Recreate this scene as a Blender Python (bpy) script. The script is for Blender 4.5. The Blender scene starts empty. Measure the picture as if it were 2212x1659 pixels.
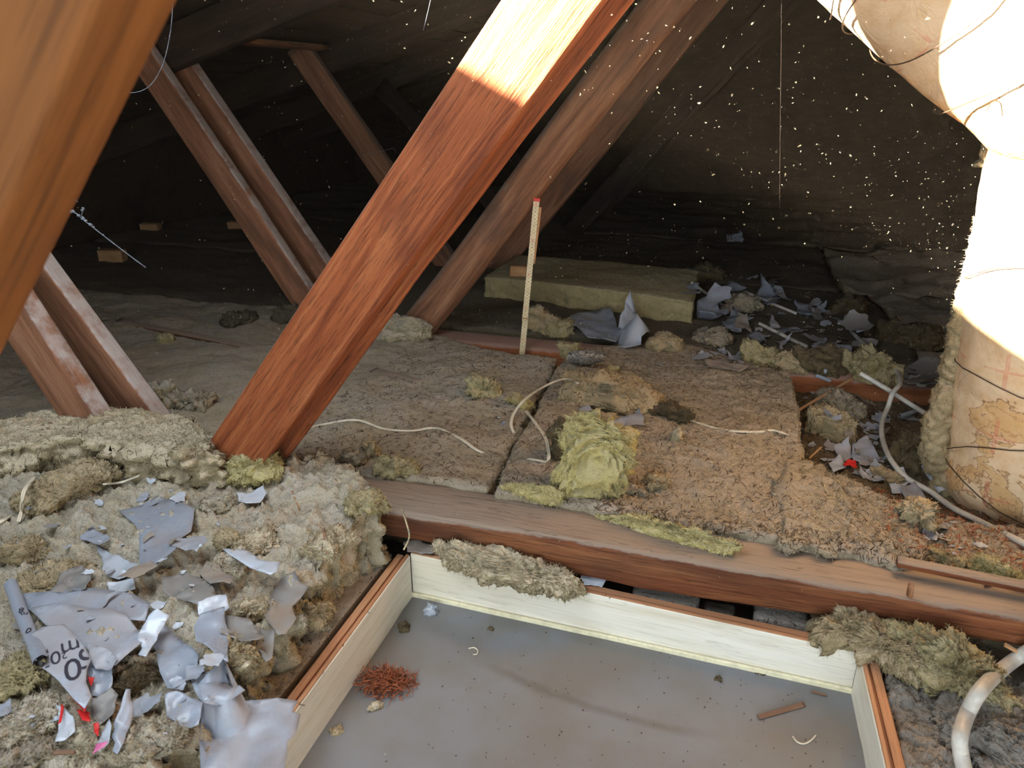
import bpy, bmesh, math, random
import numpy as np
from mathutils import Vector, Matrix, noise
from mathutils.bvhtree import BVHTree
from mathutils.geometry import delaunay_2d_cdt

SC = bpy.context.scene
COL = SC.collection
random.seed(7)

# ------------------------------------------------------------------ camera
F = 1580.0
CX, CY = 1106.0, 829.5
PITCH = math.radians(21.6)
EYE = Vector((0.0, 0.0, 0.70))
cam = bpy.data.cameras.new('camera')
cam.sensor_width = 36.0
cam.lens = F / 2212.0 * 36.0
cam.clip_start = 0.02
cam.dof.use_dof = True
cam.dof.focus_distance = 1.5
cam.dof.aperture_fstop = 9.0
camo = bpy.data.objects.new('camera', cam)
camo.location = EYE
camo.rotation_euler = (math.pi / 2 - PITCH, 0, 0)
COL.objects.link(camo)
SC.camera = camo

# ------------------------------------------------------------------ world, sun, sky light through the two openings, exposure
UD = Vector((0.9564, -0.2921, 0))      # along the trusses
VD = Vector((0.2921, 0.9564, 0))       # along the ridge


def W(u, v, z=0.0):
    return UD * u + VD * v + Vector((0, 0, z))


RIDGE_U, RIDGE_Z, PIT = 0.42, 1.29 + 0.294 * 0.42, 0.294


def chord_z(u):                        # underside of the rafters
    return RIDGE_Z - PIT * abs(u - RIDGE_U)


world = bpy.data.worlds.new('sky')
SC.world = world
world.use_nodes = True
bg = world.node_tree.nodes['Background']
bg.inputs['Color'].default_value = (0.82, 0.92, 1.0, 1)
bg.inputs['Strength'].default_value = 7.2

sun = bpy.data.lights.new('sun', 'SUN')
sun.energy = 125.0
sun.color = (1.0, 0.93, 0.82)
sun.angle = math.radians(1.2)
suno = bpy.data.objects.new('sun', sun)
SVEC = (VD * -0.7 + UD * -0.8 + Vector((0, 0, 0.4))).normalized()
suno.rotation_euler = SVEC.to_track_quat('Z', 'Y').to_euler()
suno.location = SVEC * 6
COL.objects.link(suno)

WIN = (-1.16, -0.48, -0.10, 1.00)       # roof window: u0,u1,v0,v1 in the left slope
GAB = (-0.95, 1.25, 0.0, 1.15)          # open gable door behind the camera: u0,u1,z0,z1
BACK_V = -1.3


def portal(name, loc, zdir, xdir, sx, sy):
    l = bpy.data.lights.new(name, 'AREA')
    l.shape = 'RECTANGLE'
    l.size, l.size_y = sx, sy
    l.cycles.is_portal = True
    o = bpy.data.objects.new(name, l)
    z = -Vector(zdir).normalized()
    x = Vector(xdir).normalized()
    y = z.cross(x)
    o.matrix_world = Matrix.Translation(loc) @ Matrix((x, y, z)).transposed().to_4x4()
    COL.objects.link(o)


_uc = (WIN[0] + WIN[1]) / 2
_n = (UD * PIT - Vector((0, 0, 1))).normalized()
portal('window_daylight', W(_uc, (WIN[2] + WIN[3]) / 2, chord_z(_uc) + 0.20), _n, VD, WIN[3] - WIN[2], (WIN[1] - WIN[0]) * 1.05)
portal('gable_daylight', W((GAB[0] + GAB[1]) / 2, BACK_V - 0.06, (GAB[2] + GAB[3]) / 2), VD, UD, GAB[1] - GAB[0], GAB[3] - GAB[2])

SC.view_settings.view_transform = 'Standard'
SC.view_settings.look = 'None'
SC.view_settings.gamma = 1.0
SC.view_settings.use_curve_mapping = False
SC.view_settings.exposure = 0.0
SC.cycles.use_denoising = True
SC.cycles.max_bounces = 5
SC.cycles.diffuse_bounces = 4
SC.cycles.glossy_bounces = 2
SC.cycles.transmission_bounces = 2
SC.cycles.volume_bounces = 0
SC.cycles.use_adaptive_sampling = True
SC.cycles.adaptive_threshold = 0.08
SC.cycles.sample_clamp_indirect = 6.0

# ------------------------------------------------------------------ pixel -> world (photograph measured at 2212 x 1659)
_f = Vector((0, math.cos(PITCH), -math.sin(PITCH)))
_up = Vector((0, math.sin(PITCH), math.cos(PITCH)))


def ray(px, py):
    return _f + Vector((1, 0, 0)) * ((px - CX) / F) + _up * ((CY - py) / F)


def P(px, py, z=0.0):
    d = ray(px, py)
    return EYE + d * ((z - EYE.z) / d.z)


def PV(px, py, v):
    d = ray(px, py)
    return EYE + d * (v / d.dot(VD))


def PY(px, py, y):
    d = ray(px, py)
    return EYE + d * (y / d.y)


def depth(p):
    return (p - EYE).dot(_f)


def lin(c):
    return tuple(((x / 255) / 12.92 if x / 255 <= 0.04045 else ((x / 255 + 0.055) / 1.055) ** 2.4) for x in c)


# ------------------------------------------------------------------ object helpers
def tag(o, label=None, cat=None, group=None, kind=None):
    if label:
        o['label'] = label
    if cat:
        o['category'] = cat
    if group:
        o['group'] = group
    if kind:
        o['kind'] = kind
    return o


def link(name, me, mat=None, parent=None, mw=None, smooth=True):
    o = bpy.data.objects.new(name, me)
    COL.objects.link(o)
    if mat is not None and len(me.materials) == 0:
        me.materials.append(mat)
    if mw is not None:
        o.matrix_basis = mw
    if parent is not None:
        o.parent = parent
        o.matrix_parent_inverse = parent.matrix_basis.inverted()
    if smooth and len(me.polygons):
        me.polygons.foreach_set('use_smooth', [True] * len(me.polygons))
    return o


def mesh(name, verts, faces):
    me = bpy.data.meshes.new(name)
    me.from_pydata([tuple(v) for v in verts], [], faces)
    me.update()
    return me


def empty(name, loc, label=None, cat=None, group=None, kind=None):
    o = bpy.data.objects.new(name, None)
    o.empty_display_size = 0.05
    o.matrix_basis = Matrix.Translation(loc)
    COL.objects.link(o)
    return tag(o, label, cat, group, kind)


def frame(p0, xdir, zdir):
    x = Vector(xdir).normalized()
    z = Vector(zdir)
    z = (z - x * z.dot(x)).normalized()
    y = z.cross(x)
    return Matrix.Translation(p0) @ Matrix((x, y, z)).transposed().to_4x4()


# ------------------------------------------------------------------ materials
def newmat(name):
    m = bpy.data.materials.new(name)
    m.use_nodes = True
    nt = m.node_tree
    b = nt.nodes['Principled BSDF']
    return m, nt, b


class NB:
    def __init__(s, nt):
        s.nt = nt

    def n(s, t, **kw):
        x = s.nt.nodes.new(t)
        for k, v in kw.items():
            if hasattr(x, k):
                setattr(x, k, v)
        return x

    def l(s, a, b):
        s.nt.links.new(a, b)

    def coord(s, scale=(1, 1, 1), kind='Object', rnd=True):
        tc = s.n('ShaderNodeTexCoord')
        mp = s.n('ShaderNodeMapping')
        mp.inputs['Scale'].default_value = scale
        s.l(tc.outputs[kind], mp.inputs['Vector'])
        if rnd:
            oi = s.n('ShaderNodeObjectInfo')
            mu = s.n('ShaderNodeMath', operation='MULTIPLY')
            mu.inputs[1].default_value = 17.0
            s.l(oi.outputs['Random'], mu.inputs[0])
            s.l(mu.outputs[0], mp.inputs['Location'])
        return mp.outputs[0]

    def noise(s, vec, scale, detail=6, rough=0.6, dist=0.0):
        t = s.n('ShaderNodeTexNoise')
        t.inputs['Scale'].default_value = scale
        t.inputs['Detail'].default_value = detail
        t.inputs['Roughness'].default_value = rough
        t.inputs['Distortion'].default_value = dist
        s.l(vec, t.inputs['Vector'])
        return t.outputs['Fac']

    def ramp(s, fac, stops):
        r = s.n('ShaderNodeValToRGB')
        e = r.color_ramp.elements
        while len(e) < len(stops):
            e.new(0.5)
        for i, (p, c) in enumerate(stops):
            e[i].position = p
            e[i].color = (c[0], c[1], c[2], 1) if not isinstance(c, (int, float)) else (c, c, c, 1)
        s.l(fac, r.inputs['Fac'])
        return r.outputs['Color']

    def mix(s, fac, a, b, mode='MIX'):
        m = s.n('ShaderNodeMix')
        m.data_type = 'RGBA'
        m.blend_type = mode
        for sock, val in ((m.inputs['Factor'], fac), (m.inputs[6], a), (m.inputs[7], b)):
            if hasattr(val, 'links'):
                s.l(val, sock)
            elif isinstance(val, (int, float)):
                sock.default_value = val
            else:
                sock.default_value = (val[0], val[1], val[2], 1)
        return m.outputs[2]

    def math(s, op, a, b=0.0, clamp=False):
        m = s.n('ShaderNodeMath', operation=op)
        m.use_clamp = clamp
        for sock, val in ((m.inputs[0], a), (m.inputs[1], b)):
            if hasattr(val, 'links'):
                s.l(val, sock)
            else:
                sock.default_value = val
        return m.outputs[0]

    def nz(s):
        g = s.n('ShaderNodeNewGeometry')
        sp = s.n('ShaderNodeSeparateXYZ')
        s.l(g.outputs['Normal'], sp.inputs[0])
        return sp.outputs['Z']

    def bump(s, h, strength, dist, prev=None):
        b = s.n('ShaderNodeBump')
        b.inputs['Strength'].default_value = strength
        b.inputs['Distance'].default_value = dist
        s.l(h, b.inputs['Height'])
        if prev is not None:
            s.l(prev, b.inputs['Normal'])
        return b.outputs['Normal']

    def smooth(s, x, a, b):
        m = s.n('ShaderNodeMapRange', interpolation_type='SMOOTHSTEP')
        m.inputs['From Min'].default_value = a
        m.inputs['From Max'].default_value = b
        s.l(x, m.inputs['Value'])
        return m.outputs['Result']


def wood(name, dark, mid, light, dust=0.7, dustcol=(128, 117, 108), rough=0.75, gr=1.0, stain=None, bumps=0.5, streak=0.45, fine=0, late=0.2):
    m, nt, b = newmat(name)
    k = NB(nt)
    g1 = k.noise(k.coord(((1.0, 30, 30) if fine else (1.3 * gr, 16 * gr, 16 * gr))), 2.2, 3, 0.6, 0.6)
    g2 = k.noise(k.coord(((9, 170, 170) if fine else (5 * gr, 150 * gr, 150 * gr))), 2.0, 3, 0.7, 0.0)
    big = k.noise(k.coord((1, 2.5, 2.5)), 2.6, 2, 0.6, 0.4)
    c = k.ramp(g1, [(0.28, lin(dark)), (0.5, lin(mid)), (0.72, lin(light))])
    c = k.mix(k.math('MULTIPLY', k.smooth(g2, 0.50, 0.68), streak), c, lin([x * 0.55 for x in dark]))
    st = stain or [x * 0.62 for x in dark]
    c = k.mix(k.math('MULTIPLY', k.smooth(big, 0.52, 0.70), 0.7), c, lin(st))
    if dust > 0:
        dn = k.noise(k.coord((1, 1, 1)), 22, 3, 0.65)
        d = k.math('MULTIPLY', k.smooth(k.math('ADD', k.nz(), k.math('MULTIPLY', k.math('SUBTRACT', dn, 0.5), 0.9)), 0.25, 0.62), dust)
        c = k.mix(d, c, lin(dustcol))
    if late:
        g3 = k.noise(k.coord((1.4, 34, 34)), 2.0, 3, 0.65, 0.5)
        c = k.mix(k.math('MULTIPLY', k.smooth(k.math('ABSOLUTE', k.math('SUBTRACT', g3, 0.5)), 0.018, 0.0), late), c, lin([x * 0.5 for x in dark]))
        c = k.mix(k.math('MULTIPLY', k.smooth(g3, 0.55, 0.72), late * 0.8), c, lin(dark))
    k.l(c, b.inputs['Base Color'])
    b.inputs['Roughness'].default_value = rough
    b.inputs['Specular IOR Level'].default_value = 0.25
    n2 = k.bump(k.math('ADD', g2, g1), bumps, 0.002)
    k.l(n2, b.inputs['Normal'])
    return m


def wool(name, top, side, dark, amt=1.0, bumpd=0.006, yl=0.0):
    """mineral wool: dusty on faces that look up, its own yellow or brown elsewhere"""
    m, nt, b = newmat(name)
    k = NB(nt)
    v = k.coord((1, 1, 1))
    n1 = k.noise(v, 11, 2, 0.6)
    n2 = k.noise(v, 85, 3, 0.75, 0.0)
    n3 = k.noise(k.coord((1.6, 1.6, 3.2)), 230, 2, 0.75, 0.0)
    f = k.smooth(k.math('ADD', k.nz(), k.math('MULTIPLY', k.math('SUBTRACT', n1, 0.5), 1.6)), 0.12, 0.72)
    c = k.mix(f, lin(side), lin(top))
    c = k.mix(k.math('MULTIPLY', k.smooth(n1, 0.40, 0.66), 0.55), c, lin(side))
    c = k.mix(k.math('MULTIPLY', k.smooth(n2, 0.53, 0.70), 0.55 * amt), c, lin(dark))
    c = k.mix(k.math('MULTIPLY', k.smooth(n3, 0.56, 0.68), 0.40 * amt), c, lin([x * 0.45 for x in dark]))
    c = k.mix(k.math('MULTIPLY', k.smooth(n3, 0.45, 0.34), 0.30 * amt), c, lin([min(235, x * 1.22) for x in top]))
    k.l(c, b.inputs['Base Color'])
    b.inputs['Roughness'].default_value = 0.97
    b.inputs['Specular IOR Level'].default_value = 0.08
    b2 = k.bump(k.math('ADD', n2, k.math('MULTIPLY', n3, 0.45)), 0.85, bumpd * 1.3)
    k.l(b2, b.inputs['Normal'])
    return m


def film(name, base, back, dust=0.5, rough=0.32):
    m, nt, b = newmat(name)
    k = NB(nt)
    oi = k.n('ShaderNodeObjectInfo')
    v = k.coord((1, 1, 1), 'Object')
    n1 = k.noise(v, 14, 5, 0.65)
    n2 = k.noise(v, 160, 6, 0.7)
    geo = k.n('ShaderNodeNewGeometry')
    c = k.mix(oi.outputs['Random'], lin([x * 0.86 for x in base]), lin(base))
    c = k.mix(geo.outputs['Backfacing'], c, lin(back))
    d = k.math('MULTIPLY', k.smooth(k.math('ADD', n1, k.math('MULTIPLY', oi.outputs['Random'], 0.22)), 0.52, 0.74), dust)
    c = k.mix(d, c, lin((134, 120, 106)))
    c = k.mix(k.math('MULTIPLY', k.smooth(n2, 0.70, 0.76), 0.5), c, lin((80, 74, 68)))
    k.l(c, b.inputs['Base Color'])
    r = k.math('ADD', k.math('MULTIPLY', d, 0.6), rough, True)
    k.l(r, b.inputs['Roughness'])
    b.inputs['Specular IOR Level'].default_value = 0.5
    k.l(k.bump(k.noise(v, 40, 3, 0.5), 0.25, 0.004), b.inputs['Normal'])
    return m


def plain(name, col, rough=0.6, var=0.15, scale=60, spec=0.4, dust=0.0):
    m, nt, b = newmat(name)
    k = NB(nt)
    n = k.noise(k.coord((1, 1, 1)), scale, 5, 0.65)
    c = k.mix(k.smooth(n, 0.35, 0.68), lin(col), lin([x * (1 - var) for x in col]))
    if dust:
        c = k.mix(k.math('MULTIPLY', k.smooth(k.nz(), 0.2, 0.8), dust), c, lin((120, 110, 98)))
    k.l(c, b.inputs['Base Color'])
    b.inputs['Roughness'].default_value = rough
    b.inputs['Specular IOR Level'].default_value = spec
    return m


M = {}
M['web'] = wood('red_brown_rough_sawn_pine', (112, 54, 28), (148, 80, 44), (170, 104, 64), dust=0.4, bumps=1.3, stain=(92, 44, 26), streak=0.6, fine=1)
M['web2'] = wood('brown_log_timber', (98, 66, 48), (136, 94, 68), (158, 116, 88), dust=0.55, stain=(90, 70, 58))
M['plank'] = wood('brown_pine_plank', (104, 68, 48), (138, 94, 68), (158, 114, 88), dust=0.97, dustcol=(172, 164, 161), stain=(90, 60, 46))
M['near_web'] = wood('orange_pine', (92, 54, 22), (114, 71, 32), (134, 92, 48), dust=0.0, stain=(86, 52, 30), gr=0.4, bumps=0.2)
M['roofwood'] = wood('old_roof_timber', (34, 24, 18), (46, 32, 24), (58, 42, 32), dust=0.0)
M['joist'] = wood('joist_timber', (88, 46, 26), (116, 66, 38), (144, 94, 58), dust=0.85, dustcol=(142, 128, 114), stain=(56, 36, 26), streak=0.6, bumps=0.9, late=0.45)
M['joist2'] = wood('orange_joist', (124, 70, 40), (148, 90, 54), (164, 108, 70), dust=0.85, dustcol=(148, 122, 112), stain=(108, 62, 38))
M['pale'] = wood('pale_pine_board', (218, 208, 184), (230, 223, 206), (238, 232, 218), dust=0.0, stain=(212, 202, 176), bumps=0.1, rough=0.5, streak=0.12)
M['ply'] = wood('orange_plywood_edge', (176, 116, 74), (200, 144, 100), (214, 164, 122), dust=0.25, stain=(150, 92, 56), bumps=0.3)
M['block'] = wood('pale_wood_block', (176, 130, 84), (196, 150, 104), (206, 166, 120), dust=0.2, stain=(160, 116, 74), gr=2)
M['stick'] = wood('brown_splinter', (120, 76, 50), (150, 104, 72), (176, 132, 98), dust=0.3, gr=3)
M['wool_grey'] = wool('grey_dusty_wool', (186, 176, 160), (174, 161, 130), (122, 109, 91))
M['wool_mid'] = wool('grey_brown_wool_field', (162, 151, 136), (156, 143, 116), (112, 98, 84), amt=0.85, bumpd=0.005)
M['wool_brown'] = wool('brown_dusty_wool', (163, 150, 134), (150, 137, 112), (110, 95, 81), amt=0.9, bumpd=0.005)
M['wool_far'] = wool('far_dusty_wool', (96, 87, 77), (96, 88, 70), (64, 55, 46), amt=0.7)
M['wool_slab'] = wool('pale_slab_wool', (206, 190, 164), (170, 154, 120), (126, 110, 88))
M['wool_yellow'] = wool('yellow_wool', (190, 179, 140), (194, 178, 118), (138, 122, 84), amt=0.9)
M['wool_olive'] = wool('olive_wool', (178, 165, 132), (166, 152, 110), (118, 103, 76))
M['wool_tan'] = wool('tan_wool', (186, 168, 138), (168, 150, 114), (124, 105, 79))
M['wool_dark'] = wool('dark_wool', (108, 95, 78), (102, 88, 62), (70, 58, 44))
M['fibre'] = plain('wool_fibre', (190, 176, 140), 0.9, 0.3, 40, 0.1)
M['needle'] = plain('brown_needle', (84, 60, 42), 0.8, 0.4, 20, 0.2)
M['needle_red'] = plain('rusty_shaving', (164, 92, 58), 0.7, 0.35, 200, 0.3)
M['film'] = film('grey_plastic_film', (162, 169, 183), (124, 117, 106), 0.4, 0.26)
M['film_dusty'] = film('dusty_grey_film', (136, 133, 130), (112, 104, 94), 0.9, 0.45)
M['film_far'] = film('dusty_film_shard', (158, 163, 172), (118, 112, 104), 0.5, 0.36)
M['film_white'] = film('white_film', (196, 203, 214), (134, 130, 122), 0.15, 0.2)
M['film_red'] = plain('red_film_print', (206, 44, 44), 0.35, 0.1)
M['film_pink'] = plain('pink_film_print', (214, 112, 160), 0.35, 0.1)
M['ink'] = plain('dark_ink', (44, 40, 52), 0.5, 0.1)
M['redink'] = plain('red_ink', (206, 60, 48), 0.5, 0.1)
M['rule'] = plain('cream_rule', (226, 208, 166), 0.5, 0.08, 30)
M['rulewood'] = plain('rule_edge', (186, 138, 92), 0.6, 0.15)
M['cable'] = plain('white_cable', (226, 214, 190), 0.45, 0.12, 30, 0.4)
M['conduit'] = plain('white_conduit', (220, 215, 204), 0.4, 0.14, 25, 0.5, dust=0.2)
M['wire'] = plain('dark_wire', (70, 52, 38), 0.5, 0.2)
M['web_silk'] = plain('cobweb', (120, 126, 136), 0.8, 0.3, 90)
M['panel'] = None
M['nest'] = plain('grey_nest_paper', (150, 142, 132), 0.9, 0.35, 120, 0.1)
M['stone'] = wool('dusty_block', (150, 144, 136), (132, 124, 114), (98, 90, 82), amt=0.6)
M['floor'] = wool('dusty_ceiling_boards', (160, 148, 134), (140, 124, 106), (112, 98, 86), amt=0.6)
M['dark_gap'] = plain('dark_felt', (74, 52, 44), 0.9, 0.3, 50, 0.1)
M['trim'] = plain('cream_gasket', (236, 226, 190), 0.6, 0.1, 80)

# panel: grey card with faint dust veil and a curved stain of its own
m, nt, b = newmat('grey_hatch_panel')
k = NB(nt)
vv = k.coord((1, 1, 1), 'Object', rnd=False)
n1 = k.noise(vv, 4, 5, 0.6)
n2 = k.noise(vv, 420, 3, 0.6)
n3 = k.noise(k.coord((260, 6, 6), 'Object', rnd=False), 1.0, 3, 0.5)
c = k.mix(k.smooth(n1, 0.38, 0.66), lin((124, 126, 130)), lin((118, 115, 110)))
sp = k.n('ShaderNodeSeparateXYZ')
k.l(vv, sp.inputs[0])
# curved dust ridge in panel coordinates
ar = k.math('SUBTRACT', sp.outputs['Y'], k.math('ADD', k.math('MULTIPLY', k.math('POWER', k.math('ADD', sp.outputs['X'], -0.46), 2.0), 0.55), -0.165))
arn = k.math('ADD', ar, k.math('MULTIPLY', k.math('SUBTRACT', k.noise(vv, 30, 4, 0.6), 0.5), 0.02))
line = k.math('MULTIPLY', k.smooth(k.math('ABSOLUTE', arn), 0.014, 0.0), k.math('MULTIPLY', k.smooth(sp.outputs['X'], 0.16, 0.26), k.smooth(sp.outputs['X'], 0.60, 0.48)))
c = k.mix(k.math('MULTIPLY', line, 0.5), c, lin((96, 88, 80)))
c = k.mix(k.math('MULTIPLY', k.smooth(n2, 0.60, 0.70), 0.35), c, lin((110, 106, 102)))
k.l(c, b.inputs['Base Color'])
b.inputs['Roughness'].default_value = 0.7
b.inputs['Specular IOR Level'].default_value = 0.25
k.l(k.bump(n3, 0.12, 0.001), b.inputs['Normal'])
M['panel'] = m

# stained paper wrap with printed red crosses (UV: x = way round in metres, y = way along in metres)
m, nt, b = newmat('stained_paper_wrap')
k = NB(nt)
uv = k.coord((1, 1, 1), 'UV', rnd=False)
ob = k.coord((1, 1, 1), 'Object', rnd=False)
n1 = k.noise(ob, 4.2, 6, 0.62, 0.8)
n2 = k.noise(ob, 30, 5, 0.6)
base = k.mix(k.smooth(n2, 0.4, 0.7), lin((228, 198, 160)), lin((216, 178, 134)))
st = k.smooth(n1, 0.545, 0.57)
edge = k.math('MULTIPLY', k.smooth(k.math('ABSOLUTE', k.math('SUBTRACT', n1, 0.548)), 0.012, 0.0), 0.8)
edge2 = k.math('MULTIPLY', k.smooth(k.math('ABSOLUTE', k.math('SUBTRACT', n1, 0.60)), 0.010, 0.0), 0.5)
base = k.mix(k.math('MULTIPLY', st, 0.65), base, lin((204, 156, 92)))
base = k.mix(edge, base, lin((140, 92, 44)))
base = k.mix(edge2, base, lin((150, 96, 50)))
base = k.mix(k.math('MULTIPLY', k.smooth(n1, 0.66, 0.72), 0.6), base, lin((150, 112, 86)))
sp = k.n('ShaderNodeSeparateXYZ')
k.l(uv, sp.inputs[0])


def cell(x, per):
    return k.math('SUBTRACT', k.math('FRACT', k.math('DIVIDE', x, per)), 0.5)


fx, fy = cell(sp.outputs['X'], 0.11), cell(sp.outputs['Y'], 0.13)
ax, ay = k.math('ABSOLUTE', fx), k.math('ABSOLUTE', fy)
l1 = k.math('MULTIPLY', k.math('LESS_THAN', ax, 0.030), k.math('LESS_THAN', ay, 0.27))
l2 = k.math('MULTIPLY', k.math('LESS_THAN', ay, 0.018), k.math('LESS_THAN', ax, 0.32))
cr = k.math('MULTIPLY', k.math('MAXIMUM', l1, l2), k.math('MULTIPLY', k.smooth(n2, 0.30, 0.50), 0.34))
base = k.mix(cr, base, lin((206, 92, 80)))
k.l(base, b.inputs['Base Color'])
b.inputs['Roughness'].default_value = 0.75
b.inputs['Specular IOR Level'].default_value = 0.25
bn = k.bump(k.noise(ob, 14, 5, 0.6, 1.0), 0.5, 0.012)
k.l(bn, b.inputs['Normal'])
M['paper'] = m


# ------------------------------------------------------------------ shape helpers
def fr(p, s, o=4, h=1.0):
    return noise.fractal(Vector((p[0] * s, p[1] * s, p[2] * s)), h, 2.0, o)


def tb(p, s, o=4):
    return noise.turbulence(Vector((p[0] * s, p[1] * s, p[2] * s)), o, False)


def beam(name, p0, p1, zdir, w, t, mat, parent, seg=30, rnd=0.006, wob=0.0025, wane=0.0, seed=0.0, label=None):
    """sawn timber: local X along it, Y across the face, Z through it (zdir = through direction)"""
    p0, p1 = Vector(p0), Vector(p1)
    L = (p1 - p0).length
    mw = frame(p0, p1 - p0, zdir)
    hw, ht = w / 2, t / 2
    prof = []
    r = min(rnd, ht * 0.95, hw * 0.95)
    for (sx, sy, a0) in ((1, 1, 0), (-1, 1, 90), (-1, -1, 180), (1, -1, 270)):
        for a in (0, 30, 60, 90):
            aa = math.radians(a0 + a)
            prof.append((sx * (hw - r) + r * math.cos(aa), sy * (ht - r) + r * math.sin(aa)))
    # extra points along the long sides
    full = []
    for i, q in enumerate(prof):
        full.append(q)
        q2 = prof[(i + 1) % len(prof)]
        if (Vector(q) - Vector(q2)).length > 0.03:
            for f in (0.33, 0.66):
                full.append((q[0] + (q2[0] - q[0]) * f, q[1] + (q2[1] - q[1]) * f))
    n = len(full)
    vs, fs = [], []
    for i in range(seg + 1):
        x = L * i / seg
        for (y, z) in full:
            q = Vector((x * 0.6 + seed, y * 9, z * 9))
            dy = wob * noise.noise(Vector((x * 2.2 + seed, seed, 3.3))) * 1.2
            k_ = wob * noise.noise(q * 2.0)
            wn = 0
            if wane and y > hw * 0.5:
                wn = wane * max(0, noise.noise(Vector((x * 5 + seed, z * 10, 1.7))) + 0.25)
            vs.append((x, y * (1 - wn) + dy + k_, z * (1 - wn * 0.4) + k_))
    for i in range(seg):
        for j in range(n):
            a = i * n + j
            b_ = i * n + (j + 1) % n
            fs.append((a, b_, b_ + n, a + n))
    fs.append(tuple(range(n - 1, -1, -1)))
    fs.append(tuple(seg * n + j for j in range(n)))
    o = link(name, mesh(name, vs, fs), mat, parent, mw)
    if label:
        o['label'] = label
    return o


def boxmesh(name, sx, sy, sz, bev=0.003, seg=1):
    bm = bmesh.new()
    bmesh.ops.create_cube(bm, size=1)
    for v in bm.verts:
        v.co = Vector((v.co.x * sx, v.co.y * sy, v.co.z * sz))
    if bev:
        bmesh.ops.bevel(bm, geom=bm.edges[:], offset=bev, segments=seg, affect='EDGES')
    me = bpy.data.meshes.new(name)
    bm.to_mesh(me)
    bm.free()
    return me


def prism(name, poly, z0, z1, mat, parent=None):
    """vertical-sided solid from world points (x,y); z may be a number or a list per point"""
    n = len(poly)
    a = [z0] * n if isinstance(z0, (int, float)) else z0
    b_ = [z1] * n if isinstance(z1, (int, float)) else z1
    vs = [(p[0], p[1], a[i]) for i, p in enumerate(poly)] + [(p[0], p[1], b_[i]) for i, p in enumerate(poly)]
    fs = [tuple(range(n - 1, -1, -1)), tuple(range(n, 2 * n))]
    for i in range(n):
        j = (i + 1) % n
        fs.append((i, j, j + n, i + n))
    bm = bmesh.new()
    bv = [bm.verts.new(v) for v in vs]
    for f in fs:
        bm.faces.new([bv[i] for i in f])
    bmesh.ops.recalc_face_normals(bm, faces=bm.faces[:])
    bmesh.ops.bevel(bm, geom=bm.edges[:], offset=0.0012, segments=1, affect='EDGES')
    mw = frame(Vector((poly[0][0], poly[0][1], a[0])), Vector((poly[1][0] - poly[0][0], poly[1][1] - poly[0][1], 0)), Vector((0, 0, 1)))
    bmesh.ops.transform(bm, matrix=mw.inverted(), verts=bm.verts[:])
    me = bpy.data.meshes.new(name)
    bm.to_mesh(me)
    bm.free()
    return link(name, me, mat, parent, mw, smooth=False)


def catmull(pts, n):
    pts = [Vector(p) for p in pts]
    out = []
    for i in range(len(pts) - 1):
        p0 = pts[max(i - 1, 0)]
        p1, p2 = pts[i], pts[i + 1]
        p3 = pts[min(i + 2, len(pts) - 1)]
        for j in range(n):
            t = j / n
            out.append(0.5 * ((2 * p1) + (p2 - p0) * t + (2 * p0 - 5 * p1 + 4 * p2 - p3) * t * t + (3 * p1 - p0 - 3 * p2 + p3) * t ** 3))
    out.append(pts[-1])
    return out


def tubemesh(name, path, rad, nseg=10, lump=0.0, lscale=30, uv=False, flat=1.0, ends=True):
    path = [Vector(p) for p in path]
    n = len(path)
    vs, fs = [], []
    up = Vector((0.13, 0.21, 0.97))
    prev = None
    lens = [0.0]
    for i in range(1, n):
        lens.append(lens[-1] + (path[i] - path[i - 1]).length)
    for i, p in enumerate(path):
        t = (path[min(i + 1, n - 1)] - path[max(i - 1, 0)]).normalized()
        if prev is None:
            a = t.cross(up)
            if a.length < 0.05:
                a = t.cross(Vector((1, 0, 0)))
            a.normalize()
        else:
            a = (prev - t * prev.dot(t)).normalized()
        prev = a
        b_ = t.cross(a)
        r = rad(i / (n - 1), lens[i]) if callable(rad) else rad
        for j in range(nseg):
            an = 2 * math.pi * j / nseg
            d = a * math.cos(an) + b_ * math.sin(an) * flat
            q = p + d * r
            if lump:
                q = q + d * (r * lump * (fr(q, lscale, 4)))
            vs.append(q)
    for i in range(n - 1):
        for j in range(nseg):
            k_ = (j + 1) % nseg
            fs.append((i * nseg + j, i * nseg + k_, (i + 1) * nseg + k_, (i + 1) * nseg + j))
    if ends:
        fs.append(tuple(range(nseg - 1, -1, -1)))
        fs.append(tuple((n - 1) * nseg + j for j in range(nseg)))
    me = mesh(name, vs, fs)
    if uv:
        lay = me.uv_layers.new(name='wrap')
        li = 0
        r0 = rad(0.5, 0) if callable(rad) else rad
        for f in me.polygons:
            if len(f.vertices) == 4:
                i = f.vertices[0] // nseg
                j = f.vertices[0] % nseg
                cc = ((j, i), (j + 1, i), (j + 1, i + 1), (j, i + 1))
                for q, l_ in zip(cc, f.loop_indices):
                    lay.data[l_].uv = (q[0] / nseg * 2 * math.pi * r0, lens[min(q[1], n - 1)])
    return me


def resample(pts, n):
    pts = [Vector(p) for p in pts]
    L = [0]
    for i in range(1, len(pts)):
        L.append(L[-1] + (pts[i] - pts[i - 1]).length)
    out = []
    for i in range(n):
        t = L[-1] * i / (n - 1)
        j = 0
        while j < len(pts) - 2 and L[j + 1] < t:
            j += 1
        f = (t - L[j]) / max(1e-9, L[j + 1] - L[j])
        out.append(pts[j].lerp(pts[j + 1], min(1, max(0, f))))
    return out


GROUND = []      # (verts, faces) in world space that things come to rest on


def add_ground(o):
    me = o.data
    mw = o.matrix_basis
    GROUND.append(([mw @ v.co for v in me.vertices], [tuple(p.vertices) for p in me.polygons]))


BV = [None]


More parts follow.
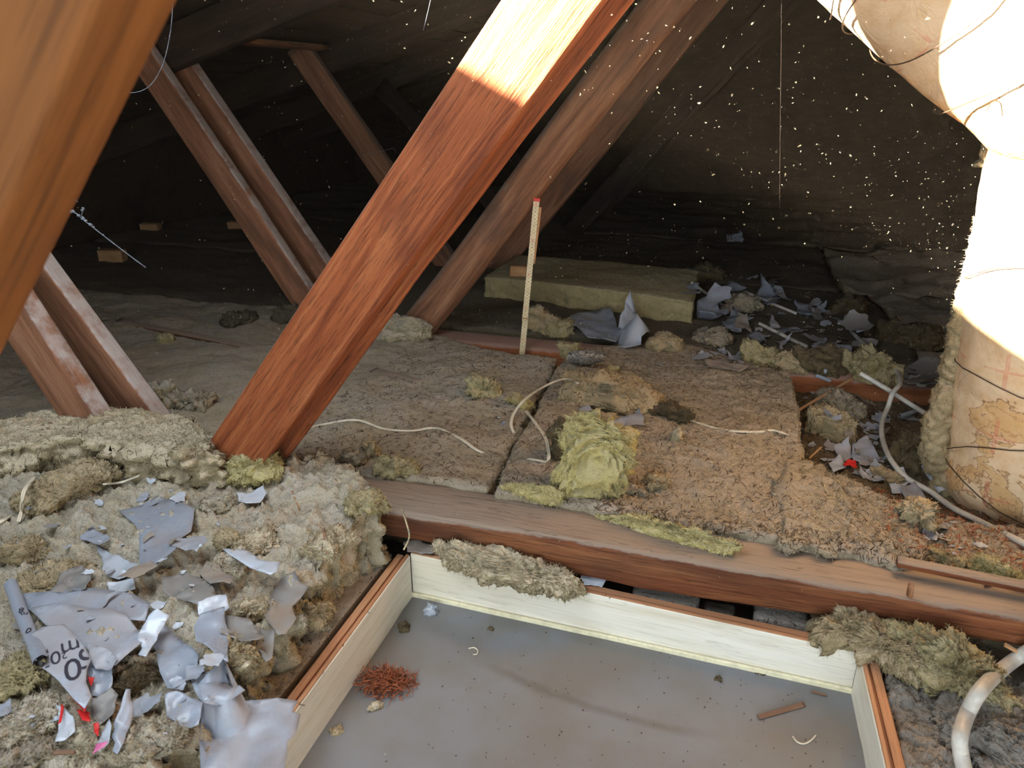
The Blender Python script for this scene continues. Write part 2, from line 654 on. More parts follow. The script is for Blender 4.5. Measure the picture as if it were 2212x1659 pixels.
def rebuild_ground():
    vs, fs = [], []
    for v, f in GROUND:
        b_ = len(vs)
        vs += v
        fs += [tuple(i + b_ for i in q) for q in f]
    BV[0] = BVHTree.FromPolygons(vs, fs)


def hit(px, py):
    h = BV[0].ray_cast(EYE, ray(px, py).normalized())
    return h[0] if h[0] is not None else P(px, py, 0)


def gz(x, y, top=0.5):
    h = BV[0].ray_cast(Vector((x, y, top)), Vector((0, 0, -1)))
    return h[0].z if h[0] is not None else -0.18


def batt(name, A, B, zt, zb, na, nb, mat, label, und=0.010, lump=0.007, fine=0.003, jag=0.012, seed=0.0, cat='insulation', group=None, bulge=0.01, edge_round=0.012, zfun=None, fibres=0, ground=True, strata=0.0):
    """insulation batt lofted between two edge polylines A and B (world points); rough top, torn sides"""
    A, B = resample(A, na), resample(B, na)
    vs, fs = [], []
    W_ = nb
    for i in range(na):
        for j in range(nb):
            s = j / (nb - 1)
            p = A[i].lerp(B[i], s)
            ei = min(i, na - 1 - i)
            ej = min(j, nb - 1 - j)
            e = min(ei, ej)
            if e < 3:
                q = Vector((p.x, p.y, seed))
                d = Vector((fr(q, 18, 4), fr(q + Vector((9, 4, 2)), 18, 4), 0)) * jag * (1 - e / 3)
                p = p + d
            q = Vector((p.x + seed, p.y - seed, seed * 0.37))
            z = zt if zfun is None else zt + zfun(p.x, p.y)
            qw = q + Vector((noise.noise(q * 15), noise.noise(q * 15 + Vector((4, 4, 4))), 0)) * 0.03
            z += und * fr(q, 5, 2) + lump * (0.8 * fr(qw, 22, 3) + 0.8 * (0.3 - abs(noise.noise(qw * 30))) + 0.7 * (0.3 - abs(noise.noise(qw * 75)))) + fine * (fr(q, 110, 2) + 0.6 * (0.3 - abs(noise.noise(qw * 190))))
            if e < 2:
                z -= edge_round * (1 - e / 2) * (0.6 + 0.6 * noise.noise(q * 22))
            vs.append(Vector((p.x, p.y, z)))
    for i in range(na - 1):
        for j in range(nb - 1):
            a = i * W_ + j
            fs.append((a, a + 1, a + W_ + 1, a + W_))
    ring = [j for j in range(nb)] + [i * W_ + nb - 1 for i in range(1, na)] + [(na - 1) * W_ + j for j in range(nb - 2, -1, -1)] + [i * W_ for i in range(na - 2, 0, -1)]
    cen = Vector((0, 0, 0))
    for r_ in ring:
        cen += vs[r_]
    cen /= len(ring)
    rows = 14
    prev = ring
    m = len(ring)
    for r_ in range(1, rows + 1):
        cur = []
        t = r_ / rows
        for idx, ri in enumerate(ring):
            p = vs[ri]
            a, b_ = vs[ring[idx - 1]], vs[ring[(idx + 1) % m]]
            d = b_ - a
            nrm = Vector((d.y, -d.x, 0))
            if nrm.length > 1e-6:
                nrm.normalize()
            if nrm.dot(Vector((p.x - cen.x, p.y - cen.y, 0))) < 0:
                pass
            z = p.z + (zb - p.z) * t
            q = Vector((p.x * 26, p.y * 26, z * (34 + 60 * strata)))
            off = bulge * (noise.fractal(q, 1.0, 2.0, 4) * 1.2 + 0.9 * (0.3 - abs(noise.noise(q * 2.1))) + 0.6 * (0.3 - abs(noise.noise(q * 5)))) + strata * 0.5 * noise.noise(Vector((p.x * 6, p.y * 6, z * 160)))
            cur.append(len(vs))
            vs.append(Vector((p.x + nrm.x * off, p.y + nrm.y * off, z)))
        for idx in range(m):
            a, b_ = prev[idx], prev[(idx + 1) % m]
            c_, d_ = cur[(idx + 1) % m], cur[idx]
            fs.append((a, d_, c_, b_))
        prev = cur
    fs.append(tuple(prev))
    base = Vector((cen.x, cen.y, zb))
    vs = [v - base for v in vs]
    me = mesh(name, vs, fs)
    bm = bmesh.new()
    bm.from_mesh(me)
    bmesh.ops.recalc_face_normals(bm, faces=bm.faces[:])
    bm.to_mesh(me)
    bm.free()
    o = link(name, me, mat, None, Matrix.Translation(base))
    tag(o, label, cat, group)
    if fibres:
        add_fibres(o, fibres, 0.009, 0.0005, flat=0.6)
    if ground:
        add_ground(o)
    return o


def strands(name, co, nr, n, length, width, flat=0.0, rng=None, curl=0.35):
    """n loose strands rooted at points co with normals nr -> mesh (numpy, triangles)"""
    rng = rng or np.random.default_rng(len(co) + n)
    i = rng.integers(0, len(co), n)
    p = co[i]
    d = nr[i] * (1 - flat) + rng.uniform(-1, 1, (n, 3)) * (0.75 + flat * 0.6)
    d /= np.linalg.norm(d, axis=1)[:, None] + 1e-9
    L = (length * rng.uniform(0.35, 1.15, n))[:, None]
    s_ = np.cross(d, rng.uniform(-1, 1, (n, 3)))
    s_ = s_ / (np.linalg.norm(s_, axis=1)[:, None] + 1e-9) * width
    c = rng.uniform(-1, 1, (n, 3)) * L * curl
    c[:, 2] -= 0.15 * L[:, 0]
    vs = np.stack([p - s_ - d * L * 0.1, p + s_ - d * L * 0.1, p + d * L * 0.55 - s_ * 0.7 + c * 0.3, p + d * L * 0.55 + s_ * 0.7 + c * 0.3, p + d * L + c], 1).reshape(-1, 3)
    b_ = (np.arange(n) * 5)[:, None, None]
    t = (b_ + np.array([[0, 1, 3], [0, 3, 2], [2, 3, 4]])[None]).reshape(-1, 3)
    return npmesh(name, vs, t)


def npmesh(name, vs, t):
    me = bpy.data.meshes.new(name)
    me.vertices.add(len(vs))
    me.vertices.foreach_set('co', np.ascontiguousarray(vs, dtype=np.float32).ravel())
    me.loops.add(len(t) * 3)
    me.loops.foreach_set('vertex_index', np.ascontiguousarray(t, dtype=np.int32).ravel())
    me.polygons.add(len(t))
    me.polygons.foreach_set('loop_start', np.arange(0, len(t) * 3, 3, dtype=np.int32))
    me.update(calc_edges=True)
    return me


def add_fibres(o, n, length=0.015, width=0.0006, mat=None, flat=0.0):
    """loose strands standing off a piece of wool (one part, too fine to count)"""
    me = o.data
    co = np.empty(len(me.vertices) * 3, dtype=np.float32)
    me.vertices.foreach_get('co', co)
    nr = np.empty(len(me.vertices) * 3, dtype=np.float32)
    me.vertices.foreach_get('normal', nr)
    sm = strands('fibres', co.reshape(-1, 3), nr.reshape(-1, 3), n, length, width, flat)
    f = link('fibres', sm, mat or me.materials[0], o, o.matrix_basis.copy(), smooth=False)
    f['kind'] = 'stuff'
    return f


def chunkmesh(name, w, d, h, seed, sub=4, box=0.62, amp=0.22, fq=1.0, strat=0.0):
    bm = bmesh.new()
    bmesh.ops.create_icosphere(bm, subdivisions=sub, radius=1)
    s0 = min(w, d, h)
    sm = (w * d * h) ** (1 / 3)
    rg = random.Random(int(seed * 1000))
    cuts = []
    for _ in range(7):
        n_ = Vector((rg.uniform(-1, 1), rg.uniform(-1, 1), rg.uniform(-0.2, 1.0))).normalized()
        cuts.append((n_, rg.uniform(0.50, 0.86)))
    sh = (rg.uniform(-0.25, 0.25), rg.uniform(-0.2, 0.2))
    for v in bm.verts:
        c = v.co
        q = Vector([math.copysign(abs(x) ** box, x) for x in c])
        for n_, k_ in cuts:
            e_ = q.dot(n_) - k_
            if e_ > 0:
                q = q - n_ * (e_ * 0.8)
        q = Vector((q.x + sh[0] * q.z, q.y + sh[1] * q.z, q.z))
        q = Vector((q.x * w / 1.85, q.y * d / 1.85, q.z * h / 1.85))
        sd = Vector((seed * 3.1, seed * 1.7, -seed * 2.3))
        t = q / sm + sd
        w_ = Vector((noise.noise(t * 2.3), noise.noise(t * 2.3 + Vector((7, 7, 7))), noise.noise(t * 2.3 - Vector((5, 5, 5))))) * 0.35
        tw = t + w_
        a = 0.95 * noise.fractal(tw * 1.7 * fq, 1.0, 2.0, 4) + 0.75 * (0.33 - abs(noise.noise(tw * 3.6 * fq)))
        a += 0.7 * (0.25 - abs(noise.noise(tw * 9 * fq))) + 0.55 * (0.25 - abs(noise.noise(tw * 20 * fq))) + 0.36 * (0.25 - abs(noise.noise(tw * 46 * fq)))
        if strat:
            a += strat * noise.noise(Vector((t.x * 1.5, t.y * 1.5, t.z * 9)))
        nrm = Vector((q.x / (w * w), q.y / (d * d), q.z / (h * h))).normalized()
        q = q + Vector((nrm.x, nrm.y, nrm.z * 0.8)) * (a * amp * 1.4 * (0.5 * s0 + 0.5 * sm))
        q.z = max(q.z, -h * 0.46 + 0.02 * h * noise.noise(t * 6)) + h * 0.46
        v.co = q
    me = bpy.data.meshes.new(name)
    bm.to_mesh(me)
    bm.free()
    return me


CH = [0]


def chunk(bbox, mat, label, name='wool_chunk', cat='insulation', dr=0.7, hmin=0.3, rot=None, box=0.65, amp=0.24, group=None, fib=160, sub=None, tilt=0.0, fq=1.0, strat=0.0, ground=False, hk=1.0, lift=0.0, wk=1.0, zabs=None, back=0.45):
    x0, y0, x1, y1 = bbox
    CH[0] += 1
    seed = CH[0] * 1.37
    g = hit((x0 + x1) / 2, y1 - (y1 - y0) * 0.06)
    dp = depth(g)
    w = (x1 - x0) * dp / F * wk
    d = w * dr
    dirv = Vector((g.x - EYE.x, g.y - EYE.y, 0)).normalized()
    ang = math.atan2(EYE.z - g.z, (Vector((g.x, g.y)) - Vector((0, 0))).length)
    vis = (y1 - y0) * dp / F
    h = max(hmin * w, (vis - d * math.sin(ang) * 0.75) / math.cos(ang)) * hk
    if zabs is not None:
        g = P((x0 + x1) / 2, y1 - (y1 - y0) * 0.06, zabs)
    c = g + dirv * d * back
    # rest on what lies below it
    zs = []
    for i in range(9):
        a = i * math.pi / 4
        k_ = 0.3 if i else 0
        zs.append(gz(c.x + math.cos(a) * w * k_, c.y + math.sin(a) * d * k_, 0.3))
    zs.sort()
    z = (zs[len(zs) // 2] if zabs is None else zabs) - 0.004 + lift
    if sub is None:
        sub = 6 if (x1 - x0) > 115 else (5 if (x1 - x0) > 60 else (4 if (x1 - x0) > 30 else 3))
    me = chunkmesh(name, w, d, h, seed, sub, box, amp, fq, strat)
    rz = math.atan2(-dirv.x, dirv.y) + (rot if rot is not None else random.uniform(-0.3, 0.3))
    o = link(name, me, mat, None, Matrix.Translation((c.x, c.y, z)) @ Matrix.Rotation(rz, 4, 'Z') @ Matrix.Rotation(tilt, 4, 'Y'))
    tag(o, label, cat, group)
    if fib:
        add_fibres(o, fib * 9, min(0.0085, w * 0.10), 0.0004)
    if ground:
        add_ground(o)
    return o


# ------------------------------------------------------------------ the setting: floor, walls, roof
def grid_floor():
    n = 60
    vs, fs = [], []
    for i in range(n + 1):
        for j in range(n + 1):
            p = W(-3.4 + 7.6 * i / n, BACK_V + 7.4 * j / n)
            vs.append((p.x, p.y, -0.19 + 0.004 * fr(p, 6, 3)))
    for i in range(n):
        for j in range(n):
            a = i * (n + 1) + j
            fs.append((a, a + n + 1, a + n + 2, a + 1))
    o = link('floor', mesh('floor', vs, fs), M['floor'])
    tag(o, 'dusty board ceiling below the insulation, seen beside the hatch', kind='structure')
    add_ground(o)


grid_floor()
U0, U1, V0, V1 = -3.3, 4.1, BACK_V, 6.0


def slab(name, corners, thick, mat, parent=None, kind='structure', label=None):
    c = [Vector(p) for p in corners]
    n = (c[1] - c[0]).cross(c[3] - c[0]).normalized() * thick
    vs = c + [p + n for p in c]
    fs = [(0, 3, 2, 1), (4, 5, 6, 7), (0, 1, 5, 4), (1, 2, 6, 5), (2, 3, 7, 6), (3, 0, 4, 7)]
    bm = bmesh.new()
    bv = [bm.verts.new(v) for v in vs]
    for f in fs:
        bm.faces.new([bv[i] for i in f])
    bmesh.ops.recalc_face_normals(bm, faces=bm.faces[:])
    me = bpy.data.meshes.new(name)
    bm.to_mesh(me)
    bm.free()
    o = link(name, me, mat, parent, smooth=False)
    if kind:
        o['kind'] = kind
    if label:
        o['label'] = label
    return o


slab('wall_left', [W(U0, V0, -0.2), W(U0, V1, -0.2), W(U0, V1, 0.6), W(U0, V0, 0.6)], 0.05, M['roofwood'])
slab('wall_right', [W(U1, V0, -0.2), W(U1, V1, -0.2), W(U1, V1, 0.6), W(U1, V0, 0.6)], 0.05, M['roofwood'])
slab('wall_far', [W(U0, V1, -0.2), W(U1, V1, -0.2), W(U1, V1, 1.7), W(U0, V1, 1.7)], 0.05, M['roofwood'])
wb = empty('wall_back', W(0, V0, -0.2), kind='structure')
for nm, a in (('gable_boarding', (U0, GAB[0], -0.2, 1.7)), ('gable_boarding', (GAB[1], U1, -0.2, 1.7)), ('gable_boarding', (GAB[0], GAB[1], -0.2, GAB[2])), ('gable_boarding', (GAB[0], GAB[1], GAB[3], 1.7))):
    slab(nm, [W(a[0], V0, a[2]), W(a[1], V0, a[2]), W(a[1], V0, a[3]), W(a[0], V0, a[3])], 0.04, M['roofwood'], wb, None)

roof = empty('ceiling', W(0, 0, 1.3), kind='structure')
ROOFUP = 0.135


def roof_pt(u, v, up=ROOFUP):
    return W(u, v, chord_z(u) + up)


def roof_sheet(u0, u1, v0, v1):
    slab('roof_covering', [roof_pt(u0, v0, ROOFUP + 0.03), roof_pt(u1, v0, ROOFUP + 0.03), roof_pt(u1, v1, ROOFUP + 0.03), roof_pt(u0, v1, ROOFUP + 0.03)], 0.012, M['roofwood'], roof, None)


roof_sheet(U0 - 0.1, WIN[0], V0 - 0.1, V1 + 0.1)
roof_sheet(WIN[0], WIN[1], V0 - 0.1, WIN[2])
roof_sheet(WIN[0], WIN[1], WIN[3], V1 + 0.1)
roof_sheet(WIN[1], RIDGE_U, V0 - 0.1, V1 + 0.1)
roof_sheet(RIDGE_U, U1 + 0.1, V0 - 0.1, V1 + 0.1)
bw = 0.118
plank_me = {}


def roof_board(u, v0, v1):
    key = round(v1 - v0, 3)
    if key not in plank_me:
        plank_me[key] = boxmesh('roof_board', v1 - v0, bw * 0.985, 0.022, 0.002)
    uc = u + bw / 2
    sl = 1 if uc < RIDGE_U else -1
    c = roof_pt(uc, (v0 + v1) / 2, ROOFUP + 0.012)
    xd = VD
    zd = (Vector((0, 0, 1)) - UD * (PIT * sl)).normalized()
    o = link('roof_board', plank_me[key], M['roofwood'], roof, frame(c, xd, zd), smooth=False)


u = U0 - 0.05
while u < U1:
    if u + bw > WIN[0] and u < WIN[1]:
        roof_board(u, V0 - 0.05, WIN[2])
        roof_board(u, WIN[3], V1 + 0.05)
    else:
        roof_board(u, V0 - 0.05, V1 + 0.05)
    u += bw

# ------------------------------------------------------------------ trusses
TV = [0.31, 1.08, 2.06, 2.99, 3.92, 4.85]
TL = ['blurred orange timber truss closest to the camera, upper left',
      'rough red-brown truss whose diagonal runs into bright sunlight',
      'second truss back, its round diagonal just behind the folding rule',
      'third truss back, its diagonal just behind the round one',
      'fourth truss back, almost lost in the dark',
      'farthest truss back in the dark']


def ext(a, b_, z0, z1):
    """extend line a-b to heights z0 and z1"""
    a, b_ = Vector(a), Vector(b_)
    d = b_ - a
    return a + d * ((z0 - a.z) / d.z), a + d * ((z1 - a.z) / d.z)


def chord_pair(root, v, t=0.045, trim=False):
    for (ua, ub) in ((U0 + 0.05, WIN[0] - 0.05 if trim else RIDGE_U), (U1 - 0.05, RIDGE_U)):
        a, b_ = W(ua, v, chord_z(ua) + 0.062), W(ub, v, chord_z(ub) + 0.062)
        beam('top_chord', a, b_, VD, 0.122, t, M['roofwood'], root, seg=20, seed=v * 3 + ua)


trusses = []
for i, v in enumerate(TV):
    trusses.append(empty('roof_truss', W(-0.9, v, -0.07), TL[i], 'roof truss', 'roof trusses'))

# truss 0: only its diagonal passes the frame, very close
r = trusses[0]
a, b_ = PV(310, 0, 0.29), PV(5, 640, 0.29)
dd = (a - b_).normalized()
off = VD.cross(dd).normalized()
if off.dot(UD) > 0:
    off = -off
wd = 0.12
a2, b2 = a + off * wd / 2, b_ + off * wd / 2
p0, p1 = ext(b2, a2, -0.05, 1.25)
beam('diagonal_web', p0, p1, VD, wd, 0.045, M['near_web'], r, seg=40, seed=2.2, wob=0.002)
chord_pair(r, 0.33, trim=True)

# truss 1
r = trusses[1]
a, b_ = PV(529, 957, 1.06), PV(1201, 0, 1.06)
p0, p1 = ext(a, b_, -0.012, 1.30)
beam('diagonal_web', p0, p1, VD, 0.108, 0.04, M['web'], r, seg=70, rnd=0.004, wob=0.0025, seed=5.1,
     label='broad rough sawn diagonal, sunlit at the top')
q = (p1 - p0).normalized()
side = VD.cross(q).normalized()
if side.z > 0:
    side = -side
beam('backing_board', p0 + VD * 0.052 + side * 0.014, p1 + VD * 0.052 + side * 0.014, VD, 0.118, 0.03, M['web'], r, seg=110, rnd=0.006, wob=0.005, wane=0.05, seed=8.4,
     label='waney-edged board behind the diagonal')
for vv_, pa, pb, sd in ((1.065, (100, 720), (155, 790), 1.0), (1.165, (136, 640), (255, 800), 4.0)):
    pass
a, b_ = PV(122, 800, 1.075), PV(70, 720, 1.075)
p0, p1 = ext(a, b_, -0.02, chord_z(-1.75) + 0.10)
beam('diagonal_web', p0, p1, VD, 0.100, 0.045, M['plank'], r, seg=40, seed=11.2, label='front plank of the double diagonal')
a, b_ = PV(250, 812, 1.195), PV(95, 602, 1.195)
p0, p1 = ext(a, b_, -0.02, chord_z(-1.75) + 0.10)
beam('diagonal_web', p0, p1, VD, 0.095, 0.045, M['plank'], r, seg=40, seed=13.9, label='rear plank of the double diagonal')
chord_pair(r, 1.13)
# bottom chord: half-round log with flattened top
bm0 = W(-3.2, 1.092, 0), W(2.6, 1.092, 0)


def log_chord(name, v0, v1, u0, u1, ztop, h, mat, parent, seed, seg=90):
    vs, fs = [], []
    n = 28
    cv = (v0 + v1) / 2
    hw = (v1 - v0) / 2
    for i in range(seg + 1):
        u_ = u0 + (u1 - u0) * i / seg
        p = W(u_, cv)
        for j in range(n):
            an = 2 * math.pi * j / n
            c, s = math.cos(an), math.sin(an)
            y = math.copysign(abs(c) ** 0.3, c) * hw
            z = math.copysign(abs(s) ** 0.3, s) * h / 2
            q = Vector((u_ * 3.0 + seed, y * 14, z * 14))
            k_ = 0.006 * noise.noise(q) + 0.0025 * noise.noise(q * 4)
            y += k_ + 0.006 * noise.noise(Vector((u_ * 1.7, seed, 0)))
            z += k_ * 0.7
            if s < -0.2:
                z += 0.016 * noise.noise(Vector((u_ * 2.3 + seed, 5.5, 1)))
            pp = p + VD * y
            vs.append((pp.x, pp.y, ztop - h / 2 + z))
    for i in range(seg):
        for j in range(n):
            k_ = (j + 1) % n
            fs.append((i * n + j, (i + 1) * n + j, (i + 1) * n + k_, i * n + k_))
    fs.append(tuple(range(n)))
    fs.append(tuple(seg * n + j for j in range(n - 1, -1, -1)))
    base = frame(W(u0, cv, ztop - h / 2), UD, Vector((0, 0, 1)))
    inv = base.inverted()
    me = mesh(name, [inv @ Vector(v) for v in vs], fs)
    o = link(name, me, mat, parent, base)
    add_ground(o)
    return o


o = log_chord('bottom_chord', 1.040, 1.150, -3.2, 2.6, -0.004, 0.066, M['joist'], trusses[1], 3.3, 220)
o['label'] = 'long rough joist behind the hatch'

# truss 2
r = trusses[2]
a, b_ = PV(903, 705, 2.05), PV(1444, 0, 2.05)
p0, p1 = ext(a, b_, -0.02, 1.32)
beam('diagonal_web', p0, p1, VD, 0.108, 0.085, M['web2'], r, seg=50, rnd=0.036, wob=0.004, seed=21.0, label='rounded log diagonal')
a, b_ = PV(565, 500, 2.05), PV(341, 165, 2.05)
p0, p1 = ext(a, b_, -0.02, chord_z(-1.75) + 0.10)
beam('diagonal_web', p0, p1, VD, 0.092, 0.045, M['plank'], r, seg=40, seed=24.0, label='front plank of the double diagonal')
a, b_ = PV(638, 500, 2.17), PV(398, 150, 2.17)
p0, p1 = ext(a, b_, -0.02, chord_z(-1.7) + 0.10)
beam('diagonal_web', p0, p1, VD, 0.092, 0.045, M['plank'], r, seg=40, seed=27.0, label='rear plank of the double diagonal')
chord_pair(r, 2.11)
log_chord('bottom_chord', 2.02, 2.13, -3.2, 2.8, -0.010, 0.10, M['joist2'], r, 9.3, 70)

# truss 3
r = trusses[3]
a, b_ = PV(1068, 583, 2.98), PV(1532, 0, 2.98)
p0, p1 = ext(a, b_, -0.02, 1.32)
beam('diagonal_web', p0, p1, VD, 0.105, 0.05, M['web2'], r, seg=40, seed=31.0)
a, b_ = PV(843, 390, 2.98), PV(677, 150, 2.98)
p0, p1 = ext(a, b_, -0.02, chord_z(-1.7) + 0.10)
beam('diagonal_web', p0, p1, VD, 0.10, 0.045, M['web2'], r, seg=30, seed=34.0)
chord_pair(r, 3.03)
log_chord('bottom_chord', 2.95, 3.05, -3.2, 3.6, -0.02, 0.09, M['joist2'], r, 12.3, 40)

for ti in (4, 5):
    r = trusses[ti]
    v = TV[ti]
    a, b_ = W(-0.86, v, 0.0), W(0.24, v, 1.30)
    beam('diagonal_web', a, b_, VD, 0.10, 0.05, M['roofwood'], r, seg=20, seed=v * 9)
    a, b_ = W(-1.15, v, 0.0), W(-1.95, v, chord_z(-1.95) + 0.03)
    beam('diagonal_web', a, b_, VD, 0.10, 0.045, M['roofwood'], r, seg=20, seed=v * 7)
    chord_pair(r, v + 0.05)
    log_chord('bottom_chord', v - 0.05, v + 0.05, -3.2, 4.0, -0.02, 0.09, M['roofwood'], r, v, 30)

# batten running between the second and third top chords
pa, pb = PV(395, 78, 2.13), PV(700, 104, 2.98)
bt = empty('roof_batten', pa, 'thin flat batten spanning the dark between two rafters, upper left', 'batten')
beam('board', pa, pb, Vector((0, 0.4, 1)), 0.05, 0.02, M['web2'], bt, seg=16, seed=41)
bt2 = empty('roof_batten', PV(820, 0, 2.98), 'short pale batten at the top edge above the third truss', 'batten')
beam('board', PV(790, -12, 2.98), PV(990, 8, 3.9), Vector((0, 0.4, 1)), 0.05, 0.02, M['web2'], bt2, seg=16, seed=44)

# ------------------------------------------------------------------ insulation field
def px_line(pts, z):
    return [P(x, y, z) for x, y in pts]


crack = [(1050, 1062), (1062, 1035), (1080, 985), (1104, 940), (1148, 893), (1164, 850), (1186, 800), (1205, 775)]
crackR = [(1068, 1066), (1080, 1036), (1100, 985), (1122, 940), (1160, 893), (1174, 850), (1196, 800), (1232, 768)]
WF = 'dusty grey-brown insulation batt '


def far_left(x, y):
    return 0.006


# bay 1, left of the crack (reaches far left under the double diagonal)
farA = [W(-3.2, 2.14), W(-1.2, 2.15), P(1010, 742), P(1045, 752), P(1205, 775)]
nearA = [W(-3.2, 1.16), W(-1.0, 1.155), P(640, 1004), P(860, 1032), P(1050, 1062)]
batt('insulation_batt', resample(nearA, 40), resample(farA, 40), 0.004, -0.15, 300, 120, M['wool_mid'],
     WF + 'left of the long crack, crossed by the thin cable', seed=1.0, fibres=16000, und=0.012, lump=0.005, fine=0.002, bulge=0.006, jag=0.008)
# bay 1, right of the crack
batt('insulation_batt', px_line(crackR, 0.004), px_line([(1690, 1172), (1712, 1080), (1737, 990), (1724, 900), (1712, 835), (1703, 806)], 0.004), 0.010, -0.14, 180, 180, M['wool_brown'],
     'brown dusty insulation batt between the crack and the cut step, under the brown slab', seed=4.0, fibres=22000, und=0.014, lump=0.006, fine=0.003, bulge=0.006, jag=0.008)
# far strip of it between the crack head and the second joist
batt('insulation_batt', px_line([(1230, 762), (1330, 745), (1420, 740), (1480, 745)], 0.0), px_line([(1240, 782), (1400, 800), (1560, 806), (1700, 812)], 0.0), 0.006, -0.14, 70, 24, M['wool_brown'],
     'narrow brown batt behind the wasp comb, beside the crumpled plastic sheet', seed=5.5, und=0.008, lump=0.005, jag=0.01)
# batt at the far side of the joist, right (beside the cut step, nearer)
batt('insulation_batt', px_line([(1692, 990), (1780, 992), (1850, 1040), (1920, 1080), (1985, 1108)], 0.0), px_line([(1688, 1172), (1760, 1188), (1830, 1196), (1930, 1212), (2000, 1226)], 0.0), 0.004, -0.14, 90, 60, M['wool_brown'],
     'brown crumbling batt behind the joist, left of the wrapped duct foot', seed=7.7, fibres=9000, und=0.012, lump=0.010, fine=0.004, jag=0.02)
batt('insulation_batt', px_line([(1690, 992), (1745, 1000), (1800, 1040), (1842, 1090)], 0.008), px_line([(1684, 1176), (1730, 1186), (1790, 1190), (1838, 1160)], 0.008), 0.014, 0.0, 60, 50, M['wool_mid'],
     'flat square pad of grey wool lying on the batt behind the joist', seed=9.1, und=0.006, lump=0.006, fine=0.003, jag=0.016, fibres=3000)
# low litter bed by the duct
batt('insulation_batt', px_line([(1700, 806), (1800, 760), (1960, 740), (2300, 800)], -0.06), px_line([(1735, 1000), (1830, 1060), (2000, 1120), (2420, 1180)], -0.06), -0.065, -0.17, 100, 80, M['wool_dark'],
     'low dark bed of wool litter in the pit beside the wrapped duct', seed=11.0, und=0.014, lump=0.012, fine=0.004)
batt('insulation_batt', px_line([(1985, 1105), (2060, 1120), (2200, 1140), (2420, 1190)], -0.02), px_line([(1990, 1222), (2080, 1238), (2200, 1258), (2420, 1300)], -0.02), -0.012, -0.15, 70, 40, M['wool_brown'],
     'brown litter-covered batt in front of the wrapped duct', seed=12.4, fibres=7000, und=0.014, lump=0.010, fine=0.004)
# bay 2
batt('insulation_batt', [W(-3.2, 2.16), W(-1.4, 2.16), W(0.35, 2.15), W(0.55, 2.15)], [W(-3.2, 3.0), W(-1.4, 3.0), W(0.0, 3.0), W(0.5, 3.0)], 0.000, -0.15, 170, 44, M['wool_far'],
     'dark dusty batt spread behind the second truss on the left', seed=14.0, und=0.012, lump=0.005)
batt('insulation_batt', [W(0.55, 2.12), W(1.2, 2.10), W(2.4, 2.10)], [W(0.52, 3.02), W(1.4, 3.02), W(3.2, 3.02)], -0.01, -0.15, 110, 50, M['wool_brown'],
     'dusty brown batt behind the second joist, strewn with grey shards', seed=16.0, und=0.03, lump=0.012)
# yellowish slab standing proud behind the second truss
batt('insulation_slab', px_line([(1045, 640), (1160, 653), (1300, 672), (1400, 686), (1492, 698)], 0.0), [W(-0.87, 2.93), W(-0.66, 2.93), W(-0.44, 2.92), W(-0.26, 2.9), W(-0.13, 2.88)], 0.074, -0.005, 90, 34, M['wool_olive'],
     'long yellowish insulation slab with a clean cut edge behind the folding rule', seed=18.0, und=0.006, lump=0.003, fine=0.001, jag=0.006, bulge=0.006, edge_round=0.006)
# bays beyond
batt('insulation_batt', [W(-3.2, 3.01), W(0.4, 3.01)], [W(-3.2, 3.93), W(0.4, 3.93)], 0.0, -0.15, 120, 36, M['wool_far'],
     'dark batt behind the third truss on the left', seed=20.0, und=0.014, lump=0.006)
batt('insulation_batt', [W(0.42, 3.0), W(3.8, 3.0)], [W(0.42, 3.9), W(3.8, 3.9)], 0.0, -0.15, 110, 36, M['wool_brown'],
     'dim brown batt in the haze behind the grey shards', seed=22.0, und=0.05, lump=0.014)
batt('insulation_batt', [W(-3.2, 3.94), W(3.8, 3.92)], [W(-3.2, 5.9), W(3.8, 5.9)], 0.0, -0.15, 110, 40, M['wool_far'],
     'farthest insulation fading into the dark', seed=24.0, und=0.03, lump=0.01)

# foreground, left of the hatch: deep torn batt
rightE = [(640, 1000), (735, 1020), (820, 1094), (815, 1138), (742, 1190), (690, 1230), (655, 1262), (620, 1295), (585, 1340), (555, 1375), (515, 1415), (475, 1470), (420, 1530), (365, 1610), (310, 1700), (240, 1850)]
leftE = [(-420, 930), (-430, 1000), (-450, 1100), (-460, 1250), (-480, 1400), (-500, 1600), (-520, 1850)]


def zf(x, y):
    # sinks towards the camera on the left, where it is broken up
    t = max(0.0, min(1.0, (0.95 - y) / 0.5))
    return -0.03 * t + 0.012 * max(0.0, min(1.0, (y - 0.95) / 0.12))


batt('insulation_batt', px_line(leftE, 0.0), px_line(rightE, 0.0), 0.006, -0.092, 240, 240, M['wool_grey'],
     'deep torn grey insulation batt left of the hatch, under the plastic scraps', seed=30.0, und=0.016, lump=0.021, fine=0.006, jag=0.030, bulge=0.016, edge_round=0.018, zfun=zf, fibres=34000)
# right of the hatch
batt('insulation_batt', px_line([(1905, 1462), (1990, 1450), (2100, 1470), (2400, 1500)], -0.10), px_line([(1952, 1680), (2060, 1690), (2200, 1700), (2500, 1720)], -0.10), -0.095, -0.175, 90, 70, M['stone'],
     'dusty grey wool bed right of the hatch, below the looping conduit', seed=33.0, fibres=6000, und=0.016, lump=0.014, fine=0.005, jag=0.02)

rebuild_ground()

# ------------------------------------------------------------------ access hatch
hz = -0.085
hat = empty('access_hatch', P(1350, 1500, -0.18), 'open white-lined access hatch with a grey panel floor, foreground', 'hatch')
# far board: inner top edge, inner bottom edge
TLi, TRi = P(886, 1196, hz), P(1858, 1412, hz)


def off2(a, b_, d):
    t = (b_ - a).normalized()
    return Vector((-t.y, t.x, 0)) * d


